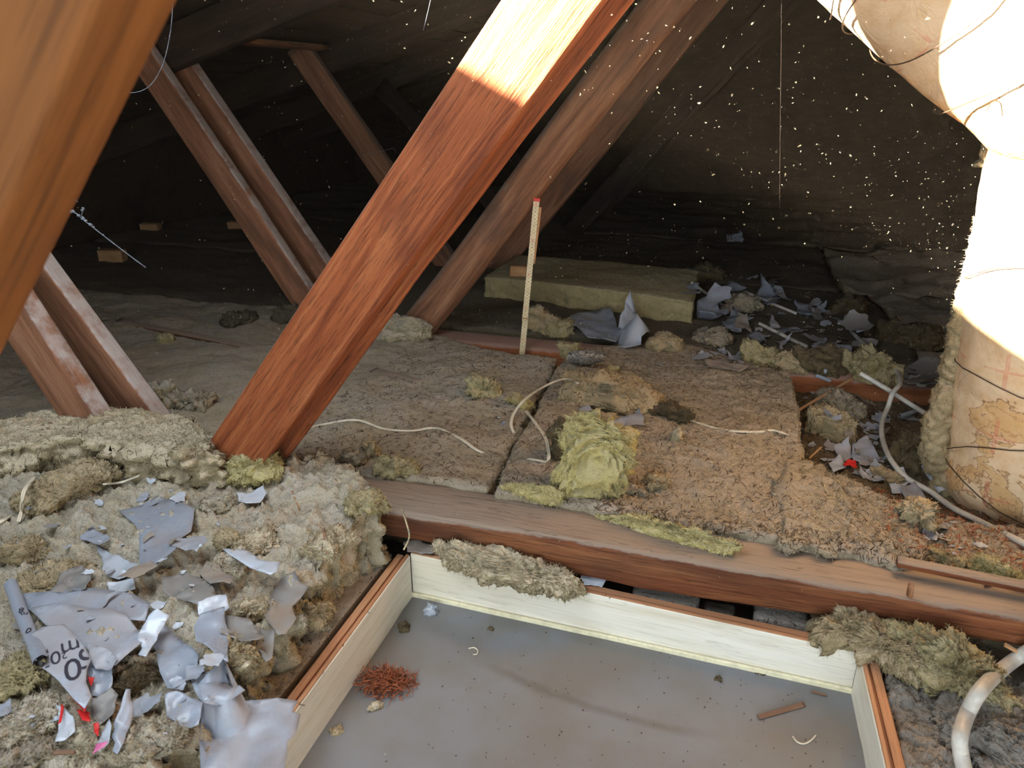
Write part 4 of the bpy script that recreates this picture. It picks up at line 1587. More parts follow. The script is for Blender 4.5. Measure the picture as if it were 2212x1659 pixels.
cable('conduit', [(2330, 1345, 0.06), (2212, 1412, 0.09), (2160, 1450, 0.085), (2118, 1492, 0.07), (2090, 1540, 0.05), (2074, 1590, 0.04), (2076, 1630, 0.03), (2090, 1690, 0.02)], 0.0095, M['conduit'],
      'thick white conduit looping in the bottom right corner', 'conduit', nseg=14)

# ------------------------------------------------------------------ sticks, laths, small wood
def stickobj(name, p0, p1, w, t, mat, label, cat='stick', seg=12, seed=0, wob=0.0012):
    r_ = empty(name, p0, label, cat)
    beam('splinter', p0, p1, Vector((0.2, -0.3, 1)), w, t, mat, r_, seg=seg, rnd=t * 0.3, wob=wob, seed=seed)
    return r_


stickobj('lath', P(1938, 1213, 0.012), P(2330, 1290, 0.012), 0.018, 0.012, M['joist'], 'long thin lath lying along the far edge of the joist', 'lath', 20, 3)
stickobj('splinter', PV(1968, 1262, 1.03), P(1948, 1366, -0.125), 0.009, 0.006, M['stick'], 'upright splinter leaning against the joist', 'splinter', 10, 4)
stickobj('splinter', P(908, 1118, -0.02), P(946, 1178, -0.082), 0.004, 0.003, M['stick'], 'thin splinter leaning on the joist above the hatch corner', 'splinter', 8, 5)
stickobj('splinter', P(2170, 1392, -0.05), P(2212, 1416, -0.06), 0.007, 0.004, M['block'], 'pale splinter below the joist at the right edge', 'splinter', 8, 6)
g = hit(1640, 1551)
stickobj('splinter', hit(1637, 1552) + Vector((0, 0, 0.003)), hit(1735, 1522) + Vector((0, 0, 0.003)), 0.007, 0.003, M['stick'], 'curved brown bark splinter on the hatch panel', 'splinter', 14, 7, 0.004)
stickobj('splinter', hit(1752, 1495) + Vector((0, 0, 0.002)), hit(1785, 1504) + Vector((0, 0, 0.002)), 0.0035, 0.002, M['stick'], 'small brown splinter near the right hatch board', 'splinter', 8, 8)
stickobj('splinter', hit(700, 1150) + Vector((0, 0, 0.004)), hit(708, 1200) + Vector((0, 0, 0.004)), 0.004, 0.003, M['stick'], 'reddish splinter on the torn batt near the joist', 'splinter', 8, 9)
stickobj('splinter', hit(632, 1065) + Vector((0, 0, 0.004)), hit(648, 1105) + Vector((0, 0, 0.004)), 0.003, 0.002, M['stick'], 'thin splinter on the grey batt below the yellow tuft', 'splinter', 8, 10)
stickobj('splinter', hit(118, 1634) + Vector((0, 0, 0.005)), hit(165, 1632) + Vector((0, 0, 0.005)), 0.005, 0.003, M['stick'], 'red-brown splinter in the bottom left wool', 'splinter', 8, 11)
stickobj('stick', P(1722, 888, -0.03), P(1846, 816, -0.01), 0.007, 0.004, M['block'], 'long pale stick slanting across the pit', 'stick', 14, 12)
stickobj('stick', P(1748, 990, -0.03), P(1775, 965, -0.03), 0.004, 0.003, M['block'], 'short pale straw below the brown block in the pit', 'stick', 8, 13)
stickobj('lath', P(1862, 700, 0.0), P(1896, 760, -0.02), 0.03, 0.01, M['joist'], 'dusty flat lath beside the upper conduit', 'lath', 10, 14)
stickobj('stick', P(945, 525, 0.05), P(958, 483, 0.10), 0.003, 0.003, M['web_silk'], 'grey bristle hanging from the red-brown diagonal', 'bristle', 6, 15)
stickobj('plank', hit(806, 800) + Vector((0, 0, 0.0)), hit(905, 824) + Vector((0, 0, -0.002)), 0.03, 0.006, M['joist'], 'brown sliver of board showing through the wool left of the crack', 'board', 10, 16)
stickobj('plank', hit(255, 693) + Vector((0, 0, 0.0)), hit(560, 752) + Vector((0, 0, -0.003)), 0.025, 0.006, M['joist'], 'long dusty board edge showing at left in the dim wool', 'board', 20, 17)

for (px0, py0, px1, py1, lb) in ((214, 538, 268, 565, 'pale wooden block in the dark left, nearest of the three'), (303, 482, 343, 497, 'pale wooden block in the dark left, middle of the three'), (492, 478, 528, 494, 'yellowish wooden block partly behind the second double diagonal'), (1102, 572, 1140, 596, 'small pale wooden block beside the folding rule')):
    g = hit((px0 + px1) / 2, py1)
    dp = depth(g)
    w_, h_ = (px1 - px0) * dp / F, (py1 - py0) * dp / F * 0.95
    me = boxmesh('wooden_block', w_, 0.05, h_, 0.003)
    for v in me.vertices:
        v.co += Vector((noise.noise(v.co * 40), 0, noise.noise(v.co * 50 + Vector((3, 3, 3))))) * 0.003 + Vector((0, 0, h_ / 2))
    o = link('wooden_block', me, M['block'], None, frame(Vector((g.x, g.y + 0.02, g.z - 0.003)), Vector((1, -0.12, 0)), Vector((0, 0, 1))), smooth=False)
    tag(o, lb, 'wooden block', 'pale wooden blocks on the wool')


# ------------------------------------------------------------------ wasp comb
nb = hit(1266, 802)
nest = empty('wasp_comb', nb, 'broken grey paper wasp comb with open cells, lying beside the crack', 'wasp nest')
R_ = 0.0042
mwn = frame(nb + Vector((0, 0.022, 0.026)), Vector((1, -0.15, 0.05)), Vector((0.10, -0.62, -0.75)))
vs, fs = [], []
for i in range(-7, 8):
    for j in range(-5, 6):
        cx_ = R_ * math.sqrt(3) * (i + 0.5 * (j % 2))
        cy_ = R_ * 1.5 * j
        rr = math.hypot(cx_ / 0.048, cy_ / 0.031)
        if rr > 1 + 0.12 * noise.noise(Vector((i * 0.7, j * 0.7, 0))):
            continue
        L = 0.013 * (1 - 0.25 * rr) + 0.003 * noise.noise(Vector((i, j, 0.5)))
        dome = -0.012 * rr * rr
        b0 = len(vs)
        for zz, rk in ((dome - L, 0.98), (dome, 1.0), (dome, 0.80), (dome - L * 0.8, 0.78)):
            for a_ in range(6):
                an = math.pi / 6 + a_ * math.pi / 3
                vs.append((cx_ + R_ * rk * math.cos(an), cy_ + R_ * rk * math.sin(an), zz + 0.012))
        for q in range(3):
            for a_ in range(6):
                c2 = (a_ + 1) % 6
                fs.append((b0 + q * 6 + a_, b0 + q * 6 + c2, b0 + q * 6 + 6 + c2, b0 + q * 6 + 6 + a_))
        fs.append(tuple(b0 + 18 + a_ for a_ in range(6)))
        fs.append(tuple(b0 + 5 - a_ for a_ in range(6)))
o = link('cells', mesh('cells', vs, fs), M['nest'], nest, mwn, smooth=False)
o['kind'] = 'stuff'
vs, fs = [], []
for r_ in range(9):
    for a_ in range(32):
        an = a_ * math.pi / 16
        q = r_ / 8 * (1 + 0.08 * noise.noise(Vector((math.cos(an) * 2, math.sin(an) * 2, 5))))
        vs.append((0.050 * q * math.cos(an), 0.033 * q * math.sin(an), -0.004 - 0.010 * q * q + 0.002 * noise.noise(Vector((math.cos(an) * q * 6, math.sin(an) * q * 6, 1)))))
for r_ in range(8):
    for a_ in range(32):
        c2 = (a_ + 1) % 32
        fs.append((r_ * 32 + a_, (r_ + 1) * 32 + a_, (r_ + 1) * 32 + c2, r_ * 32 + c2))
link('paper_cap', mesh('paper_cap', vs, fs), M['nest'], nest, mwn)

rebuild_ground()
BV_WOOL = BV[0]
# ------------------------------------------------------------------ torn plastic film
def jagged(pts, rng, amp=0.06, n=5):
    out = []
    m = len(pts)
    size = max((Vector(a) - Vector(b_)).length for a in pts for b_ in pts)
    for i in range(m):
        a, b_ = Vector(pts[i]), Vector(pts[(i + 1) % m])
        L = (b_ - a).length
        k_ = max(1, min(n, int(L / size * 9)))
        nrm = Vector((-(b_ - a).y, (b_ - a).x)) / max(L, 1e-9)
        torn = rng.random() < 0.65
        for j in range(k_):
            t = j / k_
            d = 0 if j == 0 else rng.gauss(0, 1) * amp * min(L, size * 0.4) * (0.8 if torn else 0.15)
            out.append(a + (b_ - a) * t + nrm * d)
    return out


LASTZ = [0.0]


def filmmesh(name, pts2, zc, rng, curl=0.3, wrinkle=0.08, lift=0.002, ground=True, res=9, fold=True, tilt=None, jag=0.06):
    """sheet from an outline in the ground plane, curled and creased, resting on what is below it"""
    pts = jagged(pts2, rng, jag)
    xs = [p.x for p in pts]
    ys = [p.y for p in pts]
    size = max(max(xs) - min(xs), max(ys) - min(ys))
    st = size / res
    verts = list(pts)
    nb_ = len(pts)
    edges = [(i, (i + 1) % nb_) for i in range(nb_)]
    x = min(xs)
    row = 0
    while x < max(xs):
        y = min(ys) + (st / 2 if row % 2 else 0)
        while y < max(ys):
            verts.append(Vector((x + rng.uniform(-.2, .2) * st, y + rng.uniform(-.2, .2) * st)))
            y += st
        x += st
        row += 1
    try:
        r_ = delaunay_2d_cdt(verts, edges, [], 1, 1e-6)
    except Exception:
        return None
    v2, f2 = r_[0], r_[2]
    if len(f2) < 2:
        return None
    used = sorted({i for f in f2 for i in f})
    rm = {o_: i for i, o_ in enumerate(used)}
    v2 = [v2[i] for i in used]
    f2 = [tuple(rm[i] for i in f) for f in f2]
    c = Vector((sum(xs) / nb_, sum(ys) / nb_))
    an = rng.uniform(0, math.pi)
    ax = Vector((math.cos(an), math.sin(an)))
    an2 = an + rng.uniform(0.7, 2.2)
    ax2 = Vector((math.cos(an2), math.sin(an2)))
    o1, o2 = rng.uniform(-0.15, 0.25), rng.uniform(-0.1, 0.3)
    sd = Vector((rng.uniform(0, 90), rng.uniform(0, 90), 0))
    tl = tilt if tilt is not None else (rng.uniform(-0.15, 0.15), rng.uniform(-0.15, 0.15))
    out = []
    for p in v2:
        d = (p - c) / size
        t1 = max(0.0, abs(d.dot(ax)) - 0.12) if rng is None else max(0.0, d.dot(ax) - o1)
        t2 = max(0.0, -d.dot(ax2) - o2)
        z = curl * size * (1.5 * t1 * t1 + 0.55 * t2)
        # curling edges pull the sheet in
        q = p - ax * (t1 * t1 * size * 0.7 * min(1, curl * 2))
        z += wrinkle * size * (1.0 * noise.noise(Vector((d.x * 2.6, d.y * 2.6, 0)) + sd) + 1.5 * (0.4 - abs(noise.noise(Vector((d.x * 2.4, d.y * 2.4, 3)) + sd))) + 0.8 * (0.4 - abs(noise.noise(Vector((d.x * 6, d.y * 6, 7)) + sd))))
        z += size * (d.x * tl[0] + d.y * tl[1])
        out.append(Vector((q.x, q.y, z)))
    if zc is None:
        # settle: lowest clearance touches
        cl = []
        for v in out[::2]:
            cl.append(v.z - gz(v.x, v.y, 0.3))
        cl.sort()
        dz = -cl[max(0, int(len(cl) * 0.12))] + lift
    else:
        dz = zc
    for v in out:
        v.z += dz
        if ground:
            g_ = gz(v.x, v.y, 0.3)
            if v.z < g_ + 0.0015:
                v.z = g_ + 0.0015
    base = Vector((c.x, c.y, min(v.z for v in out)))
    me = mesh(name, [v - base for v in out], [tuple(f) for f in f2])
    LASTZ[0] = sum(v.z for v in out) / len(out)
    return me, base


FR = random.Random(11)
ZFIX = {'white scrap lodged between the grey wool roll and the joist': -0.083, 'film of dusty plastic over the far left hatch corner': -0.079,
        'large glossy creased grey sheet by the hatch board, bottom': -0.050}


def sheet(px, mat, label, name='plastic_sheet', cat='plastic scrap', curl=0.3, wrinkle=0.07, lift=0.004, res=12, group='large torn plastic sheets', ground=False, h=0.0, jag=0.05, tilt=(0.0, 0.0)):
    # outline measured in the photograph, laid out flat on the heap at its own height
    cx_ = sum(p[0] for p in px) / len(px)
    cy_ = sum(p[1] for p in px) / len(px)
    g = hit(cx_, cy_)
    z = g.z + h
    zf_ = ZFIX.get(label)
    if zf_ is not None:
        z = zf_
    for it in range(1 if zf_ is not None else 6):
        st_ = FR.getstate()
        pts = [P(x, y, z).to_2d() for x, y in px]
        r_ = filmmesh(name, pts, zf_, FR, curl, wrinkle, lift + h, True if zf_ is None else zf_ > -0.06, res, tilt=tilt, jag=jag)
        if zf_ is None and it < 5:
            if r_ is not None:
                bpy.data.meshes.remove(r_[0])
                z = 0.5 * (z + LASTZ[0])
            FR.setstate(st_)
    if r_ is None:
        return None
    me, base = r_
    # face up
    if sum(p.normal.z * p.area for p in me.polygons) < 0:
        me.flip_normals()
    o = link(name, me, mat, None, Matrix.Translation(base))
    sol = o.modifiers.new('thickness', 'SOLIDIFY')
    sol.thickness = 0.0005
    sol.offset = 0
    tag(o, label, cat, group)
    add_ground(o)
    return o


FM, FD, FW = M['film'], M['film_dusty'], M['film_white']
heroes = [
    ([(255, 1100), (340, 1068), (385, 1085), (425, 1105), (418, 1150), (395, 1165), (385, 1200), (330, 1238), (312, 1240), (300, 1180), (290, 1130)], FM, 'large smooth pale grey sheet at the top of the scrap pile', 0.10, 0.03),
    ([(130, 1240), (180, 1222), (205, 1250), (190, 1274), (108, 1278)], FD, 'brownish scrap at the left shoulder of the pile', 0.3, 0.07),
    ([(45, 1278), (170, 1275), (290, 1282), (332, 1302), (320, 1342), (250, 1332), (160, 1312), (110, 1322), (58, 1312)], FM, 'long grey sheet with upturned rim above the printed label', 0.15, 0.05),
    ([(60, 1312), (130, 1305), (280, 1325), (300, 1350), (322, 1382), (272, 1422), (250, 1442), (200, 1404), (150, 1368), (100, 1352)], FM, 'broad pale sheet right of the printed label', 0.12, 0.04),
    ([(345, 1252), (400, 1236), (455, 1256), (472, 1290), (430, 1304), (385, 1292), (350, 1277)], FD, 'dusty brown-grey flat sheet in the middle of the pile', 0.15, 0.04),
    ([(425, 1232), (450, 1214), (505, 1240), (497, 1264), (455, 1262)], FD, 'dark shaded scrap behind the dusty flat sheet', 0.35, 0.06),
    ([(370, 1182), (450, 1174), (456, 1196), (430, 1222), (405, 1206), (375, 1197)], FM, 'folded grey scrap with a bright tip below the smooth sheet', 0.45, 0.08),
    ([(215, 1170), (260, 1195), (300, 1222), (306, 1237), (255, 1247), (230, 1236), (218, 1202)], FW, 'white bent flap left of the smooth sheet', 0.5, 0.06),
    ([(170, 1160), (200, 1140), (242, 1166), (216, 1182)], FM, 'small curled scrap above the white bent flap', 0.5, 0.06),
    ([(478, 1182), (500, 1185), (540, 1190), (560, 1210), (575, 1216), (608, 1219), (600, 1241), (585, 1250), (540, 1226), (500, 1201)], FW, 'long bright white strip right of the pile', 0.2, 0.03),
    ([(503, 1068), (540, 1062), (570, 1052), (577, 1064), (560, 1079), (520, 1081)], FW, 'white sliver below the yellow tuft', 0.3, 0.03),
    ([(610, 1245), (640, 1240), (668, 1262), (650, 1287), (630, 1302), (640, 1332), (615, 1358), (598, 1362), (570, 1322), (580, 1282)], FD, 'jagged dusty sheet hanging on the torn edge', 0.12, 0.04),
    ([(560, 1360), (600, 1368), (592, 1420), (575, 1426), (556, 1400)], FD, 'small dusty tongue below the jagged sheet', 0.3, 0.05),
    ([(480, 1330), (540, 1340), (575, 1375), (540, 1388), (490, 1378)], FD, 'dull scrap beside the jagged sheet', 0.3, 0.06),
    ([(425, 1306), (455, 1296), (490, 1291), (497, 1321), (460, 1341), (440, 1346), (428, 1326)], FW, 'bright crumpled white scrap with holes, middle of the pile', 0.5, 0.14),
    ([(435, 1336), (490, 1322), (493, 1400), (495, 1440), (470, 1422), (425, 1392), (420, 1361)], FM, 'tall pale scrap hanging below the crumpled white one', 0.3, 0.05),
    ([(343, 1342), (370, 1360), (430, 1420), (426, 1446), (400, 1476), (375, 1488), (360, 1481), (345, 1451), (335, 1401), (327, 1371)], FM, 'cone-shaped grey sheet in the middle of the pile', 0.35, 0.05),
    ([(300, 1380), (330, 1345), (352, 1330), (375, 1340), (340, 1390), (318, 1430), (300, 1420)], FW, 'narrow shiny fold left of the cone-shaped sheet', 0.5, 0.06),
    ([(185, 1390), (230, 1402), (272, 1426), (245, 1442), (205, 1438)], FM, 'crumpled grey scrap touching the printed label', 0.4, 0.1),
    ([(190, 1440), (245, 1442), (243, 1480), (225, 1500), (198, 1498)], FM, 'curled scrap below the crumpled one with dark print', 0.4, 0.1),
    ([(195, 1512), (240, 1491), (256, 1502), (245, 1542), (215, 1562), (195, 1546)], FD, 'olive-tinted shiny scrap below the printed label', 0.35, 0.06),
    ([(262, 1507), (275, 1505), (286, 1541), (266, 1592), (250, 1616), (240, 1610), (243, 1560)], FM, 'upright grey trough of plastic left of the wool hollow', 0.45, 0.04),
    ([(285, 1515), (325, 1497), (328, 1525), (305, 1545), (288, 1545)], FM, 'small pointed scrap right of the grey trough', 0.4, 0.06),
    ([(132, 1517), (148, 1525), (160, 1546), (163, 1580), (138, 1597), (118, 1598), (125, 1560)], FW, 'white scrap with a red edge at the lower left', 0.35, 0.05),
    ([(206, 1604), (222, 1575), (240, 1555), (248, 1571), (238, 1606), (212, 1622)], FW, 'small white scrap with a pink tip', 0.4, 0.05),
    ([(405, 1450), (415, 1445), (450, 1456), (500, 1471), (530, 1491), (500, 1511), (440, 1521), (420, 1491)], FM, 'creased shiny scrap above the glossy sheet', 0.3, 0.09),
    ([(355, 1500), (365, 1495), (400, 1501), (440, 1526), (430, 1571), (390, 1566), (360, 1546)], FM, 'dished grey scrap left of the glossy sheet', 0.3, 0.08),
    ([(440, 1536), (500, 1511), (560, 1516), (600, 1513), (645, 1521), (632, 1541), (650, 1546), (640, 1591), (622, 1611), (622, 1641), (612, 1681), (430, 1701), (435, 1621), (450, 1576)], FM, 'large glossy creased grey sheet by the hatch board, bottom', 0.10, 0.05),
    ([(0, 1525), (22, 1505), (28, 1540), (5, 1552), (-20, 1550)], FM, 'grey scrap cut by the left picture edge', 0.3, 0.06),
    ([(230, 1255), (290, 1248), (292, 1270), (235, 1274)], FW, 'pale scrap at the back rim of the long sheet', 0.3, 0.08),
    ([(280, 1245), (330, 1225), (345, 1240), (290, 1262), (255, 1262)], FD, 'brown folded ribbon of plastic across the pile', 0.3, 0.06),
    # right half of the photograph
    ([(1222, 692), (1250, 676), (1318, 668), (1330, 690), (1345, 716), (1330, 736), (1270, 731), (1245, 716)], FM, 'crumpled dusty plastic sheet behind the brown batt', 0.2, 0.06),
    ([(1325, 722), (1340, 690), (1372, 672), (1398, 690), (1406, 715), (1385, 738), (1345, 738)], FW, 'upturned shiny corner of plastic beside the yellowish slab', 0.35, 0.18),
    ([(1322, 907), (1345, 900), (1385, 891), (1392, 921), (1372, 918), (1350, 928), (1335, 923)], FM, 'folded pale scrap in front of the brown slab', 0.4, 0.05),
    ([(1340, 938), (1358, 945), (1366, 955), (1352, 966), (1340, 955)], FM, 'small grey scrap right of the big yellow chunk', 0.3, 0.04),
    ([(1252, 880), (1275, 878), (1280, 886), (1254, 892)], FM, 'little scrap tucked under the brown slab', 0.3, 0.04),
    ([(1752, 745), (1800, 740), (1840, 748), (1843, 760), (1830, 766), (1790, 759), (1760, 756)], FW, 'bright bluish strip behind the pit', 0.25, 0.04),
    ([(1840, 715), (1872, 688), (1870, 722), (1850, 728)], FM, 'triangular scrap beside the upper conduit', 0.4, 0.06),
    ([(1505, 660), (1540, 648), (1566, 678), (1540, 690), (1508, 684)], FM, 'peaked crumpled scrap beside the yellowish slab end', 0.6, 0.1),
    ([(1560, 690), (1590, 672), (1608, 690), (1602, 715), (1580, 718)], FM, 'bent scrap with dark print among the far shards', 0.5, 0.08),
    ([(1612, 722), (1640, 716), (1654, 732), (1640, 742), (1618, 738)], FM, 'round-ended dull scrap among the far shards', 0.3, 0.05),
    ([(1520, 778), (1580, 784), (1620, 795), (1600, 802), (1530, 792)], FD, 'long flat scrap lying at the back of the cut step', 0.2, 0.04),
    ([(1630, 628), (1660, 612), (1690, 640), (1660, 648)], FM, 'pale folded scrap high in the far shards', 0.5, 0.08),
    ([(1712, 655), (1765, 665), (1762, 680), (1728, 676)], FM, 'shiny oblong scrap at the far side of the shards', 0.3, 0.05),
    ([(1940, 800), (1985, 776), (2036, 782), (2044, 832), (2000, 838), (1952, 830)], FD, 'curved grey sheet with dark lettering left of the wrapped duct', 0.35, 0.03),
    ([(1918, 1030), (1940, 1020), (1966, 1035), (1955, 1060), (1930, 1062)], FW, 'glassy white scrap at the end of the winding conduit', 0.4, 0.08),
    ([(1940, 1050), (1975, 1046), (2000, 1075), (1985, 1098), (1955, 1085)], FM, 'grey ragged scrap below the glassy one', 0.3, 0.08),
    ([(1800, 965), (1830, 960), (1845, 985), (1820, 992)], FM, 'trough-shaped scrap in the pit below the brown block', 0.6, 0.05),
    ([(1840, 965), (1870, 955), (1905, 985), (1880, 1000), (1845, 990)], FM, 'curled grey scrap in the pit beside the red one', 0.5, 0.06),
    ([(1790, 1000), (1815, 985), (1830, 1008), (1800, 1018)], FW, 'white triangular scrap at the near edge of the pit', 0.4, 0.05),
    ([(1250, 1241), (1280, 1237), (1312, 1251), (1300, 1266), (1262, 1263)], FW, 'white scrap lodged between the grey wool roll and the joist', 0.3, 0.05),
    ([(870, 1172), (905, 1168), (950, 1190), (930, 1200), (880, 1192)], FD, 'film of dusty plastic over the far left hatch corner', 0.2, 0.04),
    ([(2178, 1090), (2215, 1078), (2230, 1100), (2190, 1108)], FW, 'white scrap at the right edge beside the duct foot', 0.4, 0.05),
]
HO = {}
for i, (px, mt, lb, cu, wr) in enumerate(heroes):
    if i in (6, 12, 18, 26):
        rebuild_ground()
    small = max(p[0] for p in px) - min(p[0] for p in px) < 60
    HO[lb] = sheet(px, mt, lb, curl=cu, wrinkle=wr, res=8 if small else 13, name='plastic_scrap' if small else 'plastic_sheet', tilt=(FR.uniform(-0.1, 0.1), FR.uniform(-0.05, 0.2)) if cu > 0.25 else (0, 0.03))
rebuild_ground()

# small shards, strewn over the places where the photograph shows them
def strew(n, poly_px, rmin, rmax, mats, label, group, seed, zref=0.0, dens=None, name='plastic_shard', marks=()):
    rg = random.Random(seed)
    mk = [(w_, P(x, y, zref)) for w_, x, y in marks]
    poly = [P(x, y, zref).to_2d() for x, y in poly_px]

    def inside(p):
        c = False
        j = len(poly) - 1
        for i in range(len(poly)):
            a, b_ = poly[i], poly[j]
            if (a.y > p.y) != (b_.y > p.y) and p.x < (b_.x - a.x) * (p.y - a.y) / (b_.y - a.y) + a.x:
                c = not c
            j = i
        return c
    x0, x1 = min(p.x for p in poly), max(p.x for p in poly)
    y0, y1 = min(p.y for p in poly), max(p.y for p in poly)
    k_ = 0
    tries = 0
    while k_ < n and tries < n * 30:
        tries += 1
        c = Vector((rg.uniform(x0, x1), rg.uniform(y0, y1)))
        if not inside(c):
            continue
        R__ = rmin + (rmax - rmin) * rg.random() ** 2.2
        m = rg.choice((3, 4, 4, 5, 6))
        an0 = rg.uniform(0, 6.28)
        el = rg.uniform(0.45, 1.0)
        rot = rg.uniform(0, 6.28)
        pts = []
        for i in range(m):
            an = an0 + (i + rg.uniform(-0.3, 0.3)) * 2 * math.pi / m
            q = Vector((math.cos(an) * R__, math.sin(an) * R__ * el)) * rg.uniform(0.7, 1.15)
            pts.append(c + Vector((q.x * math.cos(rot) - q.y * math.sin(rot), q.x * math.sin(rot) + q.y * math.cos(rot))))
        cv = rg.choice((0.15, 0.3, 0.6))
        mt = mats[rg.randrange(len(mats))]
        r_ = filmmesh(name, pts, None, rg, cv, 0.07, 0.0015, True, 5 if R__ < 0.018 else 7, tilt=(rg.gauss(0, 0.22), rg.gauss(0.05, 0.22)), jag=0.10)
        if r_ is None:
            continue
        me, base = r_
        if sum(p.normal.z * p.area for p in me.polygons) < 0:
            me.flip_normals()
        o = link(name, me, mt, None, Matrix.Translation(base))
        lb = label
        if mk:
            near = min(mk, key=lambda q: (q[1].to_2d() - c).length)[0]
            f_ = (R__ - rmin) / (rmax - rmin)
            lb = '%s %s %s plastic shard %s' % ('tiny' if f_ < 0.06 else 'small' if f_ < 0.25 else 'middling' if f_ < 0.5 else 'large', 'flat' if cv < 0.2 else 'bent' if cv < 0.5 else 'curled',
                                              {FD: 'dusty brown', FM: 'bluish grey', FW: 'white', M['film_far']: 'dull grey'}[mt], near)
        tag(o, lb, 'plastic shard', group)
        k_ += 1


FF = M['film_far']
strew(104, [(1490, 625), (1640, 590), (1760, 640), (1850, 700), (1900, 760), (1760, 770), (1640, 770), (1540, 740), (1480, 690)], 0.014, 0.060, (FF, FF, FM, FD), '', 'far shards behind the pit', 3,
      marks=(('beside the yellowish slab end', 1495, 690), ('by the peaked crumpled scrap', 1535, 668), ('along the dim farther conduit', 1560, 650), ('by the brown far mound', 1600, 655), ('along the grey-white conduit end', 1690, 728), ('beside the faint conduit', 1670, 655), ('by the shiny far oblong', 1740, 668), ('behind the bright bluish strip', 1790, 735), ('by the triangular scrap', 1856, 708), ('behind the yellow-olive tuft', 1640, 735), ('at the far rim of the litter', 1650, 610)))
strew(22, [(1490, 740), (1620, 770), (1640, 800), (1520, 795)], 0.008, 0.034, (FM, FF), '', 'shards at the back of the brown batt', 4,
      marks=(('at the back of the brown batt, left', 1510, 760), ('at the back of the brown batt, middle', 1560, 780), ('beside the yellow-olive tuft', 1620, 785)))
strew(62, [(1745, 885), (1800, 905), (1860, 890), (1990, 925), (1950, 1000), (1905, 1045), (1800, 1020), (1752, 965)], 0.010, 0.030, (FF, FM, FM, FD), '', 'shards in the pit', 5, -0.06,
      marks=(('beside the brown block in the pit', 1790, 930), ('below the brown block in the pit', 1810, 985), ('by the red curved scrap', 1840, 1000), ('beside the wool flap of the duct', 1985, 930), ('inside the bend of the long conduit', 1880, 940), ('right of the long conduit in the pit', 1940, 985), ('at the cut step', 1748, 900), ('at the near rim of the pit', 1870, 1030)))
strew(20, [(1735, 808), (1850, 785), (2010, 832), (2000, 880), (1900, 880), (1750, 838)], 0.012, 0.034, (FF, FM, FD), '', 'shards behind the orange joist', 15, -0.01,
      marks=(('behind the orange joist, left', 1760, 820), ('behind the orange joist, under the conduit', 1880, 830), ('beside the lettered sheet', 1970, 850)))
strew(18, [(1960, 1060), (2030, 1090), (2120, 1150), (2160, 1200), (2050, 1190), (1990, 1150)], 0.006, 0.024, (FM, FF), '', 'shards at the duct foot', 6,
      marks=(('by the gingery lump', 1975, 1100), ('in front of the duct foot', 2060, 1130), ('behind the long lath', 2090, 1180)))
strew(36, [(20, 1150), (110, 1100), (260, 1070), (440, 1080), (500, 1200), (480, 1300), (330, 1300), (100, 1280), (20, 1230)], 0.004, 0.020, (FM, FW, FD), '', 'shards on the upper scrap pile', 7,
      marks=(('on the tan lumps at the left edge', 40, 1190), ('above the white bent flap', 200, 1130), ('on the large smooth sheet', 360, 1130), ('beside the large smooth sheet', 440, 1130), ('left of the long grey sheet', 60, 1260), ('on the dusty flat sheet', 410, 1265), ('in the middle of the upper pile', 270, 1240), ('by the long bright strip', 490, 1210)))
strew(22, [(20, 1330), (330, 1300), (520, 1400), (500, 1520), (330, 1600), (120, 1620), (20, 1560)], 0.004, 0.022, (FM, FW, FD), '', 'shards on the lower scrap pile', 8,
      marks=(('left of the printed label', 40, 1440), ('below the printed label', 150, 1560), ('right of the printed label', 230, 1420), ('by the cone-shaped sheet', 370, 1420), ('by the grey plastic trough', 270, 1560), ('above the glossy creased sheet', 470, 1490), ('below the crumpled white scrap', 460, 1380)))
strew(10, [(1340, 770), (1480, 750), (1470, 830), (1360, 820)], 0.005, 0.014, (FM, FF), '', 'chips behind the brown slab', 9,
      marks=(('right of the wasp comb', 1350, 790), ('behind the right end of the brown slab', 1440, 800), ('near the tan wool pad', 1440, 755)))
strew(6, [(960, 810), (1320, 900), (1500, 960), (1680, 1090), (1400, 1090), (1000, 960)], 0.004, 0.009, (FM, FW), '', 'chips on the open insulation', 10,
      marks=(('left of the long crack', 1020, 890), ('near the big yellow chunk', 1290, 1000), ('in front of the right-hand cable', 1550, 1000), ('near the brown slab', 1350, 920)))
rebuild_ground()
# the printed label: stands a little proud, facing the viewer
lp = [(68, 1376), (90, 1360), (140, 1352), (165, 1378), (185, 1400), (197, 1421), (187, 1441), (185, 1470), (197, 1498), (180, 1522), (155, 1501), (125, 1466), (104, 1450), (84, 1436), (70, 1412)]
lab = sheet(lp, M['film'], 'printed grey label sheet with large dark numerals, lower left', name='printed_sheet', curl=0.04, wrinkle=0.015, res=14, h=0.012, jag=0.01, tilt=(0.0, 0.10))
LBV = BVHTree.FromPolygons([lab.matrix_basis @ v.co for v in lab.data.vertices], [tuple(p.vertices) for p in lab.data.polygons])


def ray_on(bv, px, py):
    h_ = bv.ray_cast(EYE, ray(px, py).normalized())
    return h_[0]


